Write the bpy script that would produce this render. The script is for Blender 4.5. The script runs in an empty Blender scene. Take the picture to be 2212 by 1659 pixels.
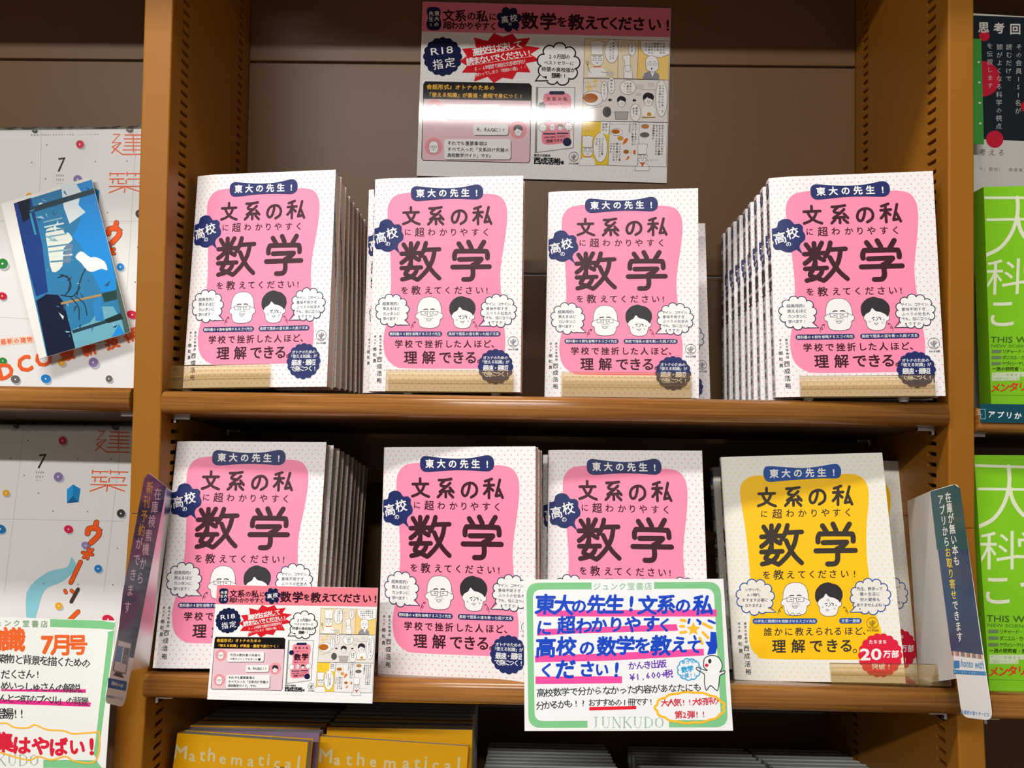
# -*- coding: utf-8 -*-
import bpy, bmesh, math, random
import numpy as np
from mathutils import Matrix, Vector
from mathutils.geometry import tessellate_polygon
random.seed(7)
C = bpy.context.scene
R = math.radians

# ------------------------------------------------------------------ camera
CX, CD, CZ, YAW, PITCH, ROLL, FPX = 0.05, 0.645712, -0.021971, -0.014073, 0.030599, 0.015436, 1720.17
_cy, _sy, _cp, _sp = math.cos(YAW), math.sin(YAW), math.cos(PITCH), math.sin(PITCH)
FWD = Vector((_sy*_cp, _cy*_cp, _sp))
_r0 = Vector((_cy, -_sy, 0)); _u0 = _r0.cross(FWD)
_cr, _sr = math.cos(ROLL), math.sin(ROLL)
RGT = _cr*_r0 + _sr*_u0
UPV = -_sr*_r0 + _cr*_u0
CPOS = Vector((CX, -CD, CZ))
cam = bpy.data.cameras.new('camera'); cam.sensor_width = 36.0; cam.lens = FPX*36.0/2212; cam.clip_start = 0.02
camo = bpy.data.objects.new('camera', cam); C.collection.objects.link(camo)
m = Matrix.Identity(4)
for i in range(3):
    m[i][0] = RGT[i]; m[i][1] = UPV[i]; m[i][2] = -FWD[i]; m[i][3] = CPOS[i]
camo.matrix_world = m
C.camera = camo

# ------------------------------------------------------------------ light
C.view_settings.view_transform = 'Standard'; C.view_settings.look = 'None'
C.view_settings.gamma = 1; C.view_settings.use_curve_mapping = False
C.view_settings.exposure = 0.0
w = bpy.data.worlds.new('world'); C.world = w; w.use_nodes = True
w.node_tree.nodes['Background'].inputs[0].default_value = (1.0, 0.95, 0.9, 1)
w.node_tree.nodes['Background'].inputs[1].default_value = 0.16
def lamp(name, loc, size, power, col=(1, .97, .93), rot=(0, 0, 0)):
    l = bpy.data.lights.new(name, 'AREA'); l.shape = 'RECTANGLE'; l.size, l.size_y = size
    l.energy = power; l.color = col
    o = bpy.data.objects.new(name, l); C.collection.objects.link(o)
    o.location = loc; o.rotation_euler = rot
    return o
lamp('ceiling_light', (-0.50, -0.72, 1.38), (1.3, 0.12), 27)      # the tube over the aisle just in front of the shelves
lamp('ceiling_light', (-0.75, -2.74, 1.38), (2.3, 0.09), 76, rot=(R(25), 0, 0))

# ------------------------------------------------------------------ helpers
def lin(c):
    if isinstance(c, str):
        c = tuple(int(c[i:i+2], 16)/255 for i in (1, 3, 5))
    return tuple((x/12.92 if x <= .04045 else ((x+.055)/1.055)**2.4) for x in c) + (1,)
_mats = {}
def mat(name, col, rough=.5, spec=.3, metal=0, nodes=None):
    if name in _mats: return _mats[name]
    m = bpy.data.materials.new(name); m.use_nodes = True
    b = m.node_tree.nodes['Principled BSDF']
    b.inputs['Base Color'].default_value = lin(col); b.inputs['Roughness'].default_value = rough
    b.inputs['Specular IOR Level'].default_value = spec; b.inputs['Metallic'].default_value = metal
    if nodes: nodes(m, m.node_tree, b)
    _mats[name] = m
    return m
def ink(hexc, rough=.42, spec=.2):
    return mat('ink_%s_%d' % (hexc[1:], int(rough*100)), hexc, rough, spec)
def mesh_obj(name, verts, faces, mats, parent=None, midx=None, smooth=False):
    me = bpy.data.meshes.new(name)
    me.from_pydata([tuple(v) for v in verts], [], faces)
    for mm in (mats if isinstance(mats, (list, tuple)) else [mats]): me.materials.append(mm)
    if midx is not None: me.polygons.foreach_set('material_index', midx)
    if smooth: me.polygons.foreach_set('use_smooth', [True]*len(me.polygons))
    me.update()
    o = bpy.data.objects.new(name, me); C.collection.objects.link(o)
    if parent: o.parent = parent
    return o
def bm_obj(name, bm, mats, parent=None, smooth=False):
    me = bpy.data.meshes.new(name); bm.to_mesh(me); bm.free()
    for mm in (mats if isinstance(mats, (list, tuple)) else [mats]): me.materials.append(mm)
    if smooth: me.polygons.foreach_set('use_smooth', [True]*len(me.polygons))
    o = bpy.data.objects.new(name, me); C.collection.objects.link(o)
    if parent: o.parent = parent
    return o
def tag(o, label=None, cat=None, group=None, kind=None):
    if label: o['label'] = label
    if cat: o['category'] = cat
    if group: o['group'] = group
    if kind: o['kind'] = kind
    return o
def empty(name, mw=None):
    o = bpy.data.objects.new(name, None); o.empty_display_size = .02; C.collection.objects.link(o)
    if mw is not None: o.matrix_world = mw
    return o
def copy_tree(o, parent=None):
    c = o.copy(); C.collection.objects.link(c)
    if parent: c.parent = parent
    for ch in list(o.children): copy_tree(ch, c)
    return c
def box(bm, x0, x1, y0, y1, z0, z1, bev=0):
    vs = [bm.verts.new((x, y, z)) for x in (x0, x1) for y in (y0, y1) for z in (z0, z1)]
    fs = [(0,1,3,2),(4,6,7,5),(0,4,5,1),(2,3,7,6),(0,2,6,4),(1,5,7,3)]
    ff = [bm.faces.new([vs[i] for i in f]) for f in fs]
    if bev:
        ed = list({e for f in ff for e in f.edges})
        bmesh.ops.bevel(bm, geom=ed, offset=bev, segments=2, affect='EDGES', profile=.5)
def box_obj(name, x0, x1, y0, y1, z0, z1, m, parent=None, bev=0):
    bm = bmesh.new(); box(bm, x0, x1, y0, y1, z0, z1, bev); return bm_obj(name, bm, m, parent)
def prism_x(name, prof, x0, x1, m, parent=None, smooth=False):
    """profile in (y,z), extruded along x"""
    n = len(prof)
    vs = [(x0, y, z) for y, z in prof] + [(x1, y, z) for y, z in prof]
    fs = [(i, (i+1) % n, n+(i+1) % n, n+i) for i in range(n)]
    tri = tessellate_polygon([[Vector((y, z, 0)) for y, z in prof]])
    k = len(fs)
    fs += [tuple(t) for t in tri] + [tuple(n+i for i in reversed(t)) for t in tri]
    o = mesh_obj(name, vs, fs, m, parent)
    if smooth:
        for p in o.data.polygons[:k]: p.use_smooth = True
    bm = bmesh.new(); bm.from_mesh(o.data); bmesh.ops.recalc_face_normals(bm, faces=bm.faces); bm.to_mesh(o.data); bm.free()
    return o
def frame(q):
    """q = x, y, z, yaw, lean, roll, w, h -> 4x4 whose x runs along the bottom edge, z up the sheet, y into the shelf"""
    X, Y, Z, ya, le, ro = q[:6]
    ex = Vector((math.cos(ya), -math.sin(ya), 0)); n = Vector((math.sin(ya), math.cos(ya), 0))
    ez = Vector((0, 0, 1))*math.cos(le) + n*math.sin(le)
    a = math.cos(ro)*ex + math.sin(ro)*ez; b = -math.sin(ro)*ex + math.cos(ro)*ez
    d = b.cross(a)
    M = Matrix.Identity(4)
    for i in range(3):
        M[i][0] = a[i]; M[i][1] = d[i]; M[i][2] = b[i]; M[i][3] = (X, Y, Z)[i]
    return M
def ray(px, py):
    return FWD + RGT*((px-1106)/FPX) - UPV*((py-829.5)/FPX)
def at(px, py, y):
    d = ray(px, py); t = (y+CD)/d.y
    return CPOS + d*t
class Sheet:
    """a flat sheet standing in the shelf: converts sizes measured on the photograph into its own metres"""
    def __init__(s, M): s.M = M; s.Mi = M.inverted(); s.o = M.translation; s.n = M.to_3x3().col[1]
    def __call__(s, px, py):
        d = ray(px, py); t = (s.o-CPOS).dot(s.n)/d.dot(s.n)
        p = s.Mi @ (CPOS+d*t); return (p.x, p.z)
def plane_frame(a, b, c):
    """a bottom left, b bottom right, c top left"""
    ex = (b-a).normalized(); n = ex.cross(c-a).normalized()
    ez = n.cross(ex).normalized() if True else None
    if ez.dot(c-a) < 0: ez = -ez
    ey = ez.cross(ex)
    M = Matrix.Identity(4)
    for i in range(3):
        M[i][0] = ex[i]; M[i][1] = ey[i]; M[i][2] = ez[i]; M[i][3] = a[i]
    return M

# ------------------------------------------------------------------ flat print (lettering and drawings)
_gl = {}
def glyph(ch, bold=0, res=2):
    k = (ch, round(bold, 3), res)
    if k in _gl: return _gl[k]
    cu = bpy.data.curves.new('g', 'FONT'); cu.body = ch; cu.size = 1; cu.offset = bold; cu.resolution_u = res
    ob = bpy.data.objects.new('g', cu)
    me = ob.to_mesh()
    vs = [(v.co.x, v.co.y) for v in me.vertices]
    fs = [tuple(p.vertices) for p in me.polygons]
    ob.to_mesh_clear(); bpy.data.objects.remove(ob); bpy.data.curves.remove(cu)
    _gl[k] = (vs, fs)
    return _gl[k]
LAT = set('ABCDEFGHIJKLMNOPQRSTUVWXYZabcdefghijklmnopqrstuvwxyz0123456789!?,.+~-¥')
def lerp(a, b, t): return (a[0]+(b[0]-a[0])*t, a[1]+(b[1]-a[1])*t)
def crom(pts, closed=False, n=6):
    P = [tuple(p) for p in pts]; N = len(P); out = []
    if N < 3 and not closed: return P
    rng = range(N if closed else N-1)
    for i in rng:
        p0 = P[(i-1) % N] if (closed or i > 0) else P[0]
        p1 = P[i]; p2 = P[(i+1) % N]
        p3 = P[(i+2) % N] if (closed or i+2 < N) else P[-1]
        for k in range(n):
            t = k/n; t2 = t*t; t3 = t2*t
            out.append(tuple(.5*((2*p1[j])+(-p0[j]+p2[j])*t+(2*p0[j]-5*p1[j]+4*p2[j]-p3[j])*t2+(-p0[j]+3*p1[j]-3*p2[j]+p3[j])*t3) for j in (0, 1)))
    if not closed: out.append(P[-1])
    return out
class Art:
    """collects flat printed shapes; coordinates go zoom pixel -> photo pixel -> sheet metres"""
    DL = 0.00007
    def __init__(s, sheet, ox=0, oy=0, sc=1, rough=.42, spec=.2):
        s.sh = sheet; s.ox, s.oy, s.sc = ox, oy, sc
        s.v = []; s.f = []; s.mi = []; s.cols = []; s.k = 0; s.rough = rough; s.spec = spec; s.base = 0
        s.warp = None
    def zoom(s, ox, oy, sc): s.ox, s.oy, s.sc = ox, oy, sc
    def P(s, p):
        if s.warp: p = s.warp(p)
        if s.sh is None: return (p[0]*s.sc+s.ox, p[1]*s.sc+s.oy)
        return s.sh(s.ox+p[0]*s.sc, s.oy+p[1]*s.sc)
    def _ci(s, col):
        if col not in s.cols: s.cols.append(col)
        return s.cols.index(col)
    def raw(s, pts, faces, col, layer):
        s.k += 1
        y = -(s.base+layer)*s.DL - 0.00002 - (s.k % 24)*0.0000024
        b = len(s.v)
        for p in pts:
            x, z = s.P(p); s.v.append((x, y, z))
        for f in faces: s.f.append(tuple(b+i for i in f)); s.mi.append(s._ci(col))
    def poly(s, pts, col, layer=0, smooth=False, n=5):
        if smooth: pts = crom(pts, True, n)
        tri = tessellate_polygon([[Vector((p[0], -p[1], 0)) for p in pts]])
        s.raw(pts, tri, col, layer)
    def ell(s, cx, cy, rx, ry, col, layer=0, n=28, rot=0):
        c, d = math.cos(R(rot)), math.sin(R(rot))
        pts = [(cx+rx*math.cos(a)*c-ry*math.sin(a)*d, cy+rx*math.cos(a)*d+ry*math.sin(a)*c) for a in [2*math.pi*i/n for i in range(n)]]
        s.raw(pts, [tuple(range(n))], col, layer)
    def ring(s, cx, cy, rx, ry, wd, col, layer=0, n=28):
        pts = [(cx+rx*math.cos(2*math.pi*i/n), cy+ry*math.sin(2*math.pi*i/n)) for i in range(n)]
        s.line(pts, wd, col, layer, closed=True)
    def line(s, pts, wd, col, layer=0, closed=False, smooth=False, caps=True, n=5):
        if smooth: pts = crom(pts, closed, n)
        Q = [pts[0]]
        for p in pts[1:]:
            if math.hypot(p[0]-Q[-1][0], p[1]-Q[-1][1]) > 1e-6: Q.append(p)
        pts = Q; N = len(pts); h = wd/2
        if N < 2: return
        L = []; Rr = []
        for i in range(N):
            if closed: a, b = pts[i-1], pts[(i+1) % N]
            else: a, b = pts[max(i-1, 0)], pts[min(i+1, N-1)]
            p = pts[i]
            d1 = (p[0]-a[0], p[1]-a[1]); d2 = (b[0]-p[0], b[1]-p[1])
            l1 = math.hypot(*d1) or 1; l2 = math.hypot(*d2) or 1
            if not closed and i == 0: d1, l1 = d2, l2
            if not closed and i == N-1: d2, l2 = d1, l1
            n1 = (-d1[1]/l1, d1[0]/l1); n2 = (-d2[1]/l2, d2[0]/l2)
            nx, ny = n1[0]+n2[0], n1[1]+n2[1]; q = math.hypot(nx, ny) or 1
            nx, ny = nx/q, ny/q; k = min(1/max(nx*n1[0]+ny*n1[1], .3), 1.8)
            L.append((p[0]+nx*h*k, p[1]+ny*h*k)); Rr.append((p[0]-nx*h*k, p[1]-ny*h*k))
        P = L+Rr; M = N if closed else N-1
        F = [(i, (i+1) % N, N+(i+1) % N, N+i) for i in range(M)]
        if caps and not closed:
            for (c, l, r_) in ((pts[0], 0, N), (pts[-1], N-1, 2*N-1)):
                a0 = math.atan2(P[l][1]-c[1], P[l][0]-c[0])
                sgn = 1 if l == 0 else -1
                k = len(P); m = 6
                P += [(c[0]+h*math.cos(a0+sgn*math.pi*j/m), c[1]+h*math.sin(a0+sgn*math.pi*j/m)) for j in range(1, m)]
                F.append((l,)+tuple(range(k, k+m-1))+(r_,))
        s.raw(P, F, col, layer)
    def rrect(s, x0, y0, x1, y1, r, col, layer=0, rot=0, n=5):
        pts = []
        for cx, cy, a in ((x1-r, y1-r, 0), (x0+r, y1-r, 90), (x0+r, y0+r, 180), (x1-r, y0+r, 270)):
            for i in range(n+1):
                t = R(a+90*i/n); pts.append((cx+r*math.cos(t), cy+r*math.sin(t)))
        if rot:
            mx, my = (x0+x1)/2, (y0+y1)/2; c, d = math.cos(R(rot)), math.sin(R(rot))
            pts = [(mx+(x-mx)*c-(y-my)*d, my+(x-mx)*d+(y-my)*c) for x, y in pts]
        s.raw(pts, [tuple(range(len(pts)))], col, layer)
        return pts
    def g(s, ch, cx, cy, size, col, layer=1, bold=0, rot=0, sx=1, shear=0, res=2):
        vs, fs = glyph(ch, 0, res)
        if not vs: return
        if ch in LAT:
            x0 = (min(v[0] for v in vs)+max(v[0] for v in vs))/2
        else: x0 = .5
        y0 = .37
        c, d = math.cos(R(rot)), math.sin(R(rot)); pts = []
        for x, y in vs:
            u = (x-x0)*size*sx+(y-y0)*size*shear; v = -(y-y0)*size
            pts.append((cx+u*c-v*d, cy+u*d+v*c))
        s.strike(pts, fs, col, layer, bold*size)
    def strike(s, pts, fs, col, layer, b):
        """print the glyph, thickened by striking it again round a small circle"""
        s.raw(pts, fs, col, layer)
        if b <= 0: return
        n = 4 if b < 1.2 else 6
        for i in range(n):
            t = 2*math.pi*(i+.5)/n; dx, dy = b*math.cos(t), b*math.sin(t)
            s.raw([(x+dx, y+dy) for x, y in pts], fs, col, layer)
    def text(s, t, a, b, size, col, layer=1, bold=.012, sx=1, rot=None, jit=0, res=1, shear=0):
        """glyph centres run evenly from a to b"""
        n = len(t)
        if rot is None: rot = math.degrees(math.atan2(b[1]-a[1], b[0]-a[0])) if n > 1 else 0
        for i, ch in enumerate(t):
            if ch == ' ' or ch == '\u3000': continue
            x, y = lerp(a, b, i/(n-1) if n > 1 else 0)
            j = random.uniform(-jit, jit)
            s.g(ch, x+jit*random.uniform(-.01, .01)*size, y+j*.008*size, size*(1+jit*random.uniform(-.012, .012)), col, layer, bold, rot+j, sx, shear, res)
    def vtext(s, t, a, b, size, col, layer=1, bold=.012, rot=0, sx=1, res=1):
        n = len(t)
        for i, ch in enumerate(t):
            if ch == ' ' or ch == '\u3000': continue
            x, y = lerp(a, b, i/(n-1) if n > 1 else 0)
            q = rot
            if ch in 'ー~〜「」…': q = rot+90
            if ch in '、。': x += size*.55; y -= size*.5
            s.g(ch, x, y, size, col, layer, bold, q, sx, 0, res)
    def word(s, t, a, b, hgt, col, layer=1, bold=0, res=2):
        """a proportionally spaced word fitted between a (left, baseline) and b (right, baseline)"""
        vs, fs = glyph(t, 0, res)
        x0 = min(v[0] for v in vs); x1 = max(v[0] for v in vs); L = math.hypot(b[0]-a[0], b[1]-a[1])
        ux, uy = (b[0]-a[0])/L, (b[1]-a[1])/L
        pts = [(a[0]+(x-x0)/(x1-x0)*L*ux+(y/.72*hgt)*uy, a[1]+(x-x0)/(x1-x0)*L*uy-(y/.72*hgt)*ux) for x, y in vs]
        s.strike(pts, fs, col, layer, bold*hgt)
    def cloud(s, cx, cy, rx, ry, n, amp, col, layer=0, outline=None, ow=4, tail=None, a0=0):
        """scalloped balloon: n round lobes on an ellipse"""
        pts = []
        for i in range(n):
            a = a0+2*math.pi*i/n; b = a0+2*math.pi*(i+1)/n
            p = (cx+rx*math.cos(a), cy+ry*math.sin(a)); q = (cx+rx*math.cos(b), cy+ry*math.sin(b))
            mx, my = (p[0]+q[0])/2, (p[1]+q[1])/2; dx, dy = q[0]-p[0], q[1]-p[1]; L = math.hypot(dx, dy)
            nx, ny = dy/L, -dx/L
            hh = L*amp
            if tail and i == tail[0]:
                pts.append(p); pts.append(tail[1]); continue
            for k in range(7):
                t = math.pi*k/7
                e = -math.cos(t)*L/2; f = math.sin(t)*hh
                pts.append((mx+dx/L*e+nx*f, my+dy/L*e+ny*f))
        s.poly(pts, col, layer)
        if outline: s.line(pts, ow, outline, layer+.4, closed=True)
        return pts
    def cut(s, quads): pass
    def build(s, name='printed_cover', parent=None, bend=None, cuts=None, clip=None):
        ms = [ink(c, s.rough, s.spec) for c in s.cols]
        me = bpy.data.meshes.new(name); me.from_pydata(s.v, [], s.f)
        for x in ms: me.materials.append(x)
        me.polygons.foreach_set('material_index', s.mi); me.update()
        if clip or cuts:
            bm = bmesh.new(); bm.from_mesh(me)
            if clip:
                x0, x1, z0, z1 = clip
                for co, no in (((x0,0,0),(-1,0,0)), ((x1,0,0),(1,0,0)), ((0,0,z0),(0,0,-1)), ((0,0,z1),(0,0,1))):
                    bmesh.ops.bisect_plane(bm, geom=bm.verts[:]+bm.edges[:]+bm.faces[:], plane_co=co, plane_no=no, clear_outer=True)
            for x in (cuts or []):
                bmesh.ops.bisect_plane(bm, geom=bm.verts[:]+bm.edges[:]+bm.faces[:], plane_co=(x,0,0), plane_no=(1,0,0))
            if bend:
                for v in bm.verts: v.co.y += bend(v.co.x)
            bm.to_mesh(me); bm.free()
        o = bpy.data.objects.new(name, me); C.collection.objects.link(o)
        if parent: o.parent = parent
        return o


# ------------------------------------------------------------------ materials
def _paint(m, nt, b):
    n = nt.nodes.new('ShaderNodeTexNoise'); n.inputs['Scale'].default_value = 900; n.inputs['Detail'].default_value = 2
    tc = nt.nodes.new('ShaderNodeTexCoord'); nt.links.new(tc.outputs['Object'], n.inputs['Vector'])
    bp = nt.nodes.new('ShaderNodeBump'); bp.inputs['Strength'].default_value = .12; bp.inputs['Distance'].default_value = .0004
    nt.links.new(n.outputs['Fac'], bp.inputs['Height']); nt.links.new(bp.outputs['Normal'], b.inputs['Normal'])
    n2 = nt.nodes.new('ShaderNodeTexNoise'); n2.inputs['Scale'].default_value = 5; n2.inputs['Detail'].default_value = 4
    nt.links.new(tc.outputs['Object'], n2.inputs['Vector'])
    mx = nt.nodes.new('ShaderNodeMix'); mx.data_type = 'RGBA'; c = b.inputs['Base Color'].default_value[:]
    mx.inputs['A'].default_value = tuple(x*.92 for x in c[:3])+(1,); mx.inputs['B'].default_value = tuple(min(1, x*1.06) for x in c[:3])+(1,)
    nt.links.new(n2.outputs['Fac'], mx.inputs['Factor']); nt.links.new(mx.outputs['Result'], b.inputs['Base Color'])
PAINT = mat('ochre_steel', '#9c6419', .45, .22, nodes=_paint)
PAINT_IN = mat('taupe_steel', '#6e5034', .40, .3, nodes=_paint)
SLOT = mat('slot_dark', '#1c120a', .8, .1)
def _wood(m, nt, b):
    tc = nt.nodes.new('ShaderNodeTexCoord'); mp = nt.nodes.new('ShaderNodeMapping')
    mp.inputs['Scale'].default_value = (4, 90, 240)
    nt.links.new(tc.outputs['Object'], mp.inputs['Vector'])
    n = nt.nodes.new('ShaderNodeTexNoise'); n.inputs['Scale'].default_value = 1.6; n.inputs['Detail'].default_value = 6; n.inputs['Roughness'].default_value = .62
    nt.links.new(mp.outputs[0], n.inputs['Vector'])
    cr = nt.nodes.new('ShaderNodeValToRGB'); e = cr.color_ramp.elements
    e[0].position = .32; e[0].color = lin('#7c4a1e'); e[1].position = .68; e[1].color = lin('#b57a38')
    nt.links.new(n.outputs['Fac'], cr.inputs[0]); nt.links.new(cr.outputs[0], b.inputs['Base Color'])
    bp = nt.nodes.new('ShaderNodeBump'); bp.inputs['Strength'].default_value = .25; bp.inputs['Distance'].default_value = .0003
    nt.links.new(n.outputs['Fac'], bp.inputs['Height']); nt.links.new(bp.outputs['Normal'], b.inputs['Normal'])
WOOD = mat('varnished_wood', '#a06a30', .22, .6, nodes=_wood)
STEEL = mat('pin_steel', '#d8d8d8', .25, .5, metal=1)
UNDER = mat('board_underside', '#4a3220', .6, .2)

def dots(col, base='#f2f0ef'):
    """staggered printed dots running over front and spine"""
    def f(m, nt, b):
        N = nt.nodes.new; L = nt.links.new
        tc = N('ShaderNodeTexCoord'); sp = N('ShaderNodeSeparateXYZ'); L(tc.outputs['Object'], sp.inputs[0])
        def M(op, a, c=None, d=None):
            q = N('ShaderNodeMath'); q.operation = op
            for i, v in enumerate((a, c, d)):
                if v is None: continue
                if isinstance(v, (int, float)): q.inputs[i].default_value = v
                else: L(v, q.inputs[i])
            return q.outputs[0]
        u = M('SUBTRACT', sp.outputs['X'], sp.outputs['Y']); v = sp.outputs['Z']
        def d(ou, ov):
            a = M('SUBTRACT', M('FRACT', M('ADD', M('DIVIDE', u, .0055), 20+ou)), .5)
            c = M('SUBTRACT', M('FRACT', M('ADD', M('DIVIDE', v, .0072), 20+ov)), .5)
            a = M('MULTIPLY', a, .0055); c = M('MULTIPLY', c, .0072)
            return M('SQRT', M('ADD', M('MULTIPLY', a, a), M('MULTIPLY', c, c)))
        mn = M('MINIMUM', d(0, 0), d(.5, .5))
        k = M('LESS_THAN', mn, .00058)
        mx = N('ShaderNodeMix'); mx.data_type = 'RGBA'; L(k, mx.inputs['Factor'])
        mx.inputs['A'].default_value = lin(base); mx.inputs['B'].default_value = lin(col)
        L(mx.outputs['Result'], b.inputs['Base Color'])
    return f
JACK_P = mat('jacket_pink_dots', '#f2f0ef', .42, .3, nodes=dots('#f29cae'))
JACK_Y = mat('jacket_yellow_dots', '#f2eee4', .42, .3, nodes=dots('#f6d77a', '#f0eee6'))
def _pages(m, nt, b):
    N = nt.nodes.new; L = nt.links.new
    tc = N('ShaderNodeTexCoord'); mp = N('ShaderNodeMapping'); mp.inputs['Scale'].default_value = (3, 5200, 3)
    L(tc.outputs['Object'], mp.inputs['Vector'])
    n = N('ShaderNodeTexNoise'); n.inputs['Scale'].default_value = 1; n.inputs['Detail'].default_value = 3; L(mp.outputs[0], n.inputs['Vector'])
    cr = N('ShaderNodeValToRGB'); e = cr.color_ramp.elements
    e[0].position = .35; e[0].color = lin('#b9ad9f'); e[1].position = .6; e[1].color = lin('#e9e1d6')
    L(n.outputs['Fac'], cr.inputs[0])
    # index marks printed into the fore edge: a grey stair band low to high through the block
    sp = N('ShaderNodeSeparateXYZ'); L(tc.outputs['Object'], sp.inputs[0])
    def M(op, a, c=None):
        q = N('ShaderNodeMath'); q.operation = op
        for i, v in enumerate((a, c)):
            if v is None: continue
            if isinstance(v, (int, float)): q.inputs[i].default_value = v
            else: L(v, q.inputs[i])
        return q.outputs[0]
    st = M('MULTIPLY', M('FLOOR', M('DIVIDE', sp.outputs['Y'], .0016)), .0085)
    c0 = M('SUBTRACT', .166, st)
    k = M('MULTIPLY', M('LESS_THAN', M('ABSOLUTE', M('SUBTRACT', sp.outputs['Z'], c0)), .011), M('GREATER_THAN', sp.outputs['Y'], .003))
    mx = N('ShaderNodeMix'); mx.data_type = 'RGBA'; L(M('MULTIPLY', k, .75), mx.inputs['Factor'])
    L(cr.outputs[0], mx.inputs['A']); mx.inputs['B'].default_value = lin('#5a5552'); L(mx.outputs['Result'], b.inputs['Base Color'])
PAGES = mat('page_edges', '#e9e1d6', .75, .1, nodes=_pages)
BOARD = mat('inner_cover', '#d9a27c', .6, .2)
def _grey(m, nt, b):
    N = nt.nodes.new; L = nt.links.new
    tc = N('ShaderNodeTexCoord'); mp = N('ShaderNodeMapping'); mp.inputs['Scale'].default_value = (3, 5200, 3)
    L(tc.outputs['Object'], mp.inputs['Vector'])
    n = N('ShaderNodeTexNoise'); n.inputs['Scale'].default_value = 1; L(mp.outputs[0], n.inputs['Vector'])
    cr = N('ShaderNodeValToRGB'); e = cr.color_ramp.elements
    e[0].position = .35; e[0].color = lin('#b4b5b0'); e[1].position = .62; e[1].color = lin('#dededa')
    L(n.outputs['Fac'], cr.inputs[0]); L(cr.outputs[0], b.inputs['Base Color'])
PAGES_G = mat('grey_page_edges', '#c8c8c2', .7, .15, nodes=_grey)
def amber():
    m = bpy.data.materials.new('amber_acrylic'); m.use_nodes = True; nt = m.node_tree; nt.nodes.clear()
    N = nt.nodes.new; L = nt.links.new
    o = N('ShaderNodeOutputMaterial'); t = N('ShaderNodeBsdfTransparent'); t.inputs[0].default_value = (1, .95, .84, 1)
    d = N('ShaderNodeBsdfDiffuse'); d.inputs[0].default_value = lin('#ffd48c')
    tl = N('ShaderNodeBsdfTranslucent'); tl.inputs[0].default_value = lin('#ffd48c')
    dm = N('ShaderNodeMixShader'); dm.inputs[0].default_value = .35; L(d.outputs[0], dm.inputs[1]); L(tl.outputs[0], dm.inputs[2])
    mx = N('ShaderNodeMixShader'); mx.inputs[0].default_value = .07; L(t.outputs[0], mx.inputs[1]); L(dm.outputs[0], mx.inputs[2])
    gl = N('ShaderNodeBsdfGlossy'); gl.inputs['Roughness'].default_value = .06
    fr = N('ShaderNodeFresnel'); fr.inputs[0].default_value = 1.49
    mg = N('ShaderNodeMixShader'); L(fr.outputs[0], mg.inputs[0]); L(mx.outputs[0], mg.inputs[1]); L(gl.outputs[0], mg.inputs[2]); L(mg.outputs[0], o.inputs[0])
    return m
AMBER = amber()
def clear(name, col, dif, k, rough=.08):
    m = bpy.data.materials.new(name); m.use_nodes = True; nt = m.node_tree; nt.nodes.clear()
    N = nt.nodes.new; L = nt.links.new
    o = N('ShaderNodeOutputMaterial'); t = N('ShaderNodeBsdfTransparent'); t.inputs[0].default_value = lin(col)
    d = N('ShaderNodeBsdfDiffuse'); d.inputs[0].default_value = lin(dif)
    mx = N('ShaderNodeMixShader'); mx.inputs[0].default_value = k; L(t.outputs[0], mx.inputs[1]); L(d.outputs[0], mx.inputs[2])
    gl = N('ShaderNodeBsdfGlossy'); gl.inputs['Roughness'].default_value = rough
    fr = N('ShaderNodeFresnel'); fr.inputs[0].default_value = 1.45
    mg = N('ShaderNodeMixShader'); L(fr.outputs[0], mg.inputs[0]); L(mx.outputs[0], mg.inputs[1]); L(gl.outputs[0], mg.inputs[2]); L(mg.outputs[0], o.inputs[0])
    return m
KNOB = clear('clear_rubber', '#f5f0e4', '#ffffff', .25)
WRAP = clear('shrink_wrap', '#ffffff', '#ffffff', .03, .12)
FILM = clear('milky_film', '#eeeeec', '#e8e8ea', .86, .3)

# ------------------------------------------------------------------ the bookcase
XL0, XL1, XR0, XR1 = -.2687, -.2449, .3927, .4136      # left upright and right upright, outer and inner faces
BAY = XR0-XL1
JZ = -.112                                             # the joint between upper and lower cabinet
TL = math.tan(R(4.6)); YB = .181; YBL = .245
FLOOR_Z = -1.32; TOPZ = .52
fl = box_obj('floor', -2.2, 2.4, -4.5, 1.2, FLOOR_Z-.05, FLOOR_Z, mat('floor_tile', '#9a8f80', .5, .3)); tag(fl, kind='structure')
case = empty('bookcase', Matrix.Translation((.07, .1, FLOOR_Z)))
tag(case, 'ochre steel bookcase with slotted side walls holding all the books', 'bookcase')
CM = case.matrix_world.inverted()
def into(o, parent=None):
    """parent to the bookcase keeping the place"""
    o.parent = parent or case
    if parent is None: o.matrix_parent_inverse = CM
    return o
def yf(z): return 0 if z >= JZ else -(JZ-z)*TL
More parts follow.
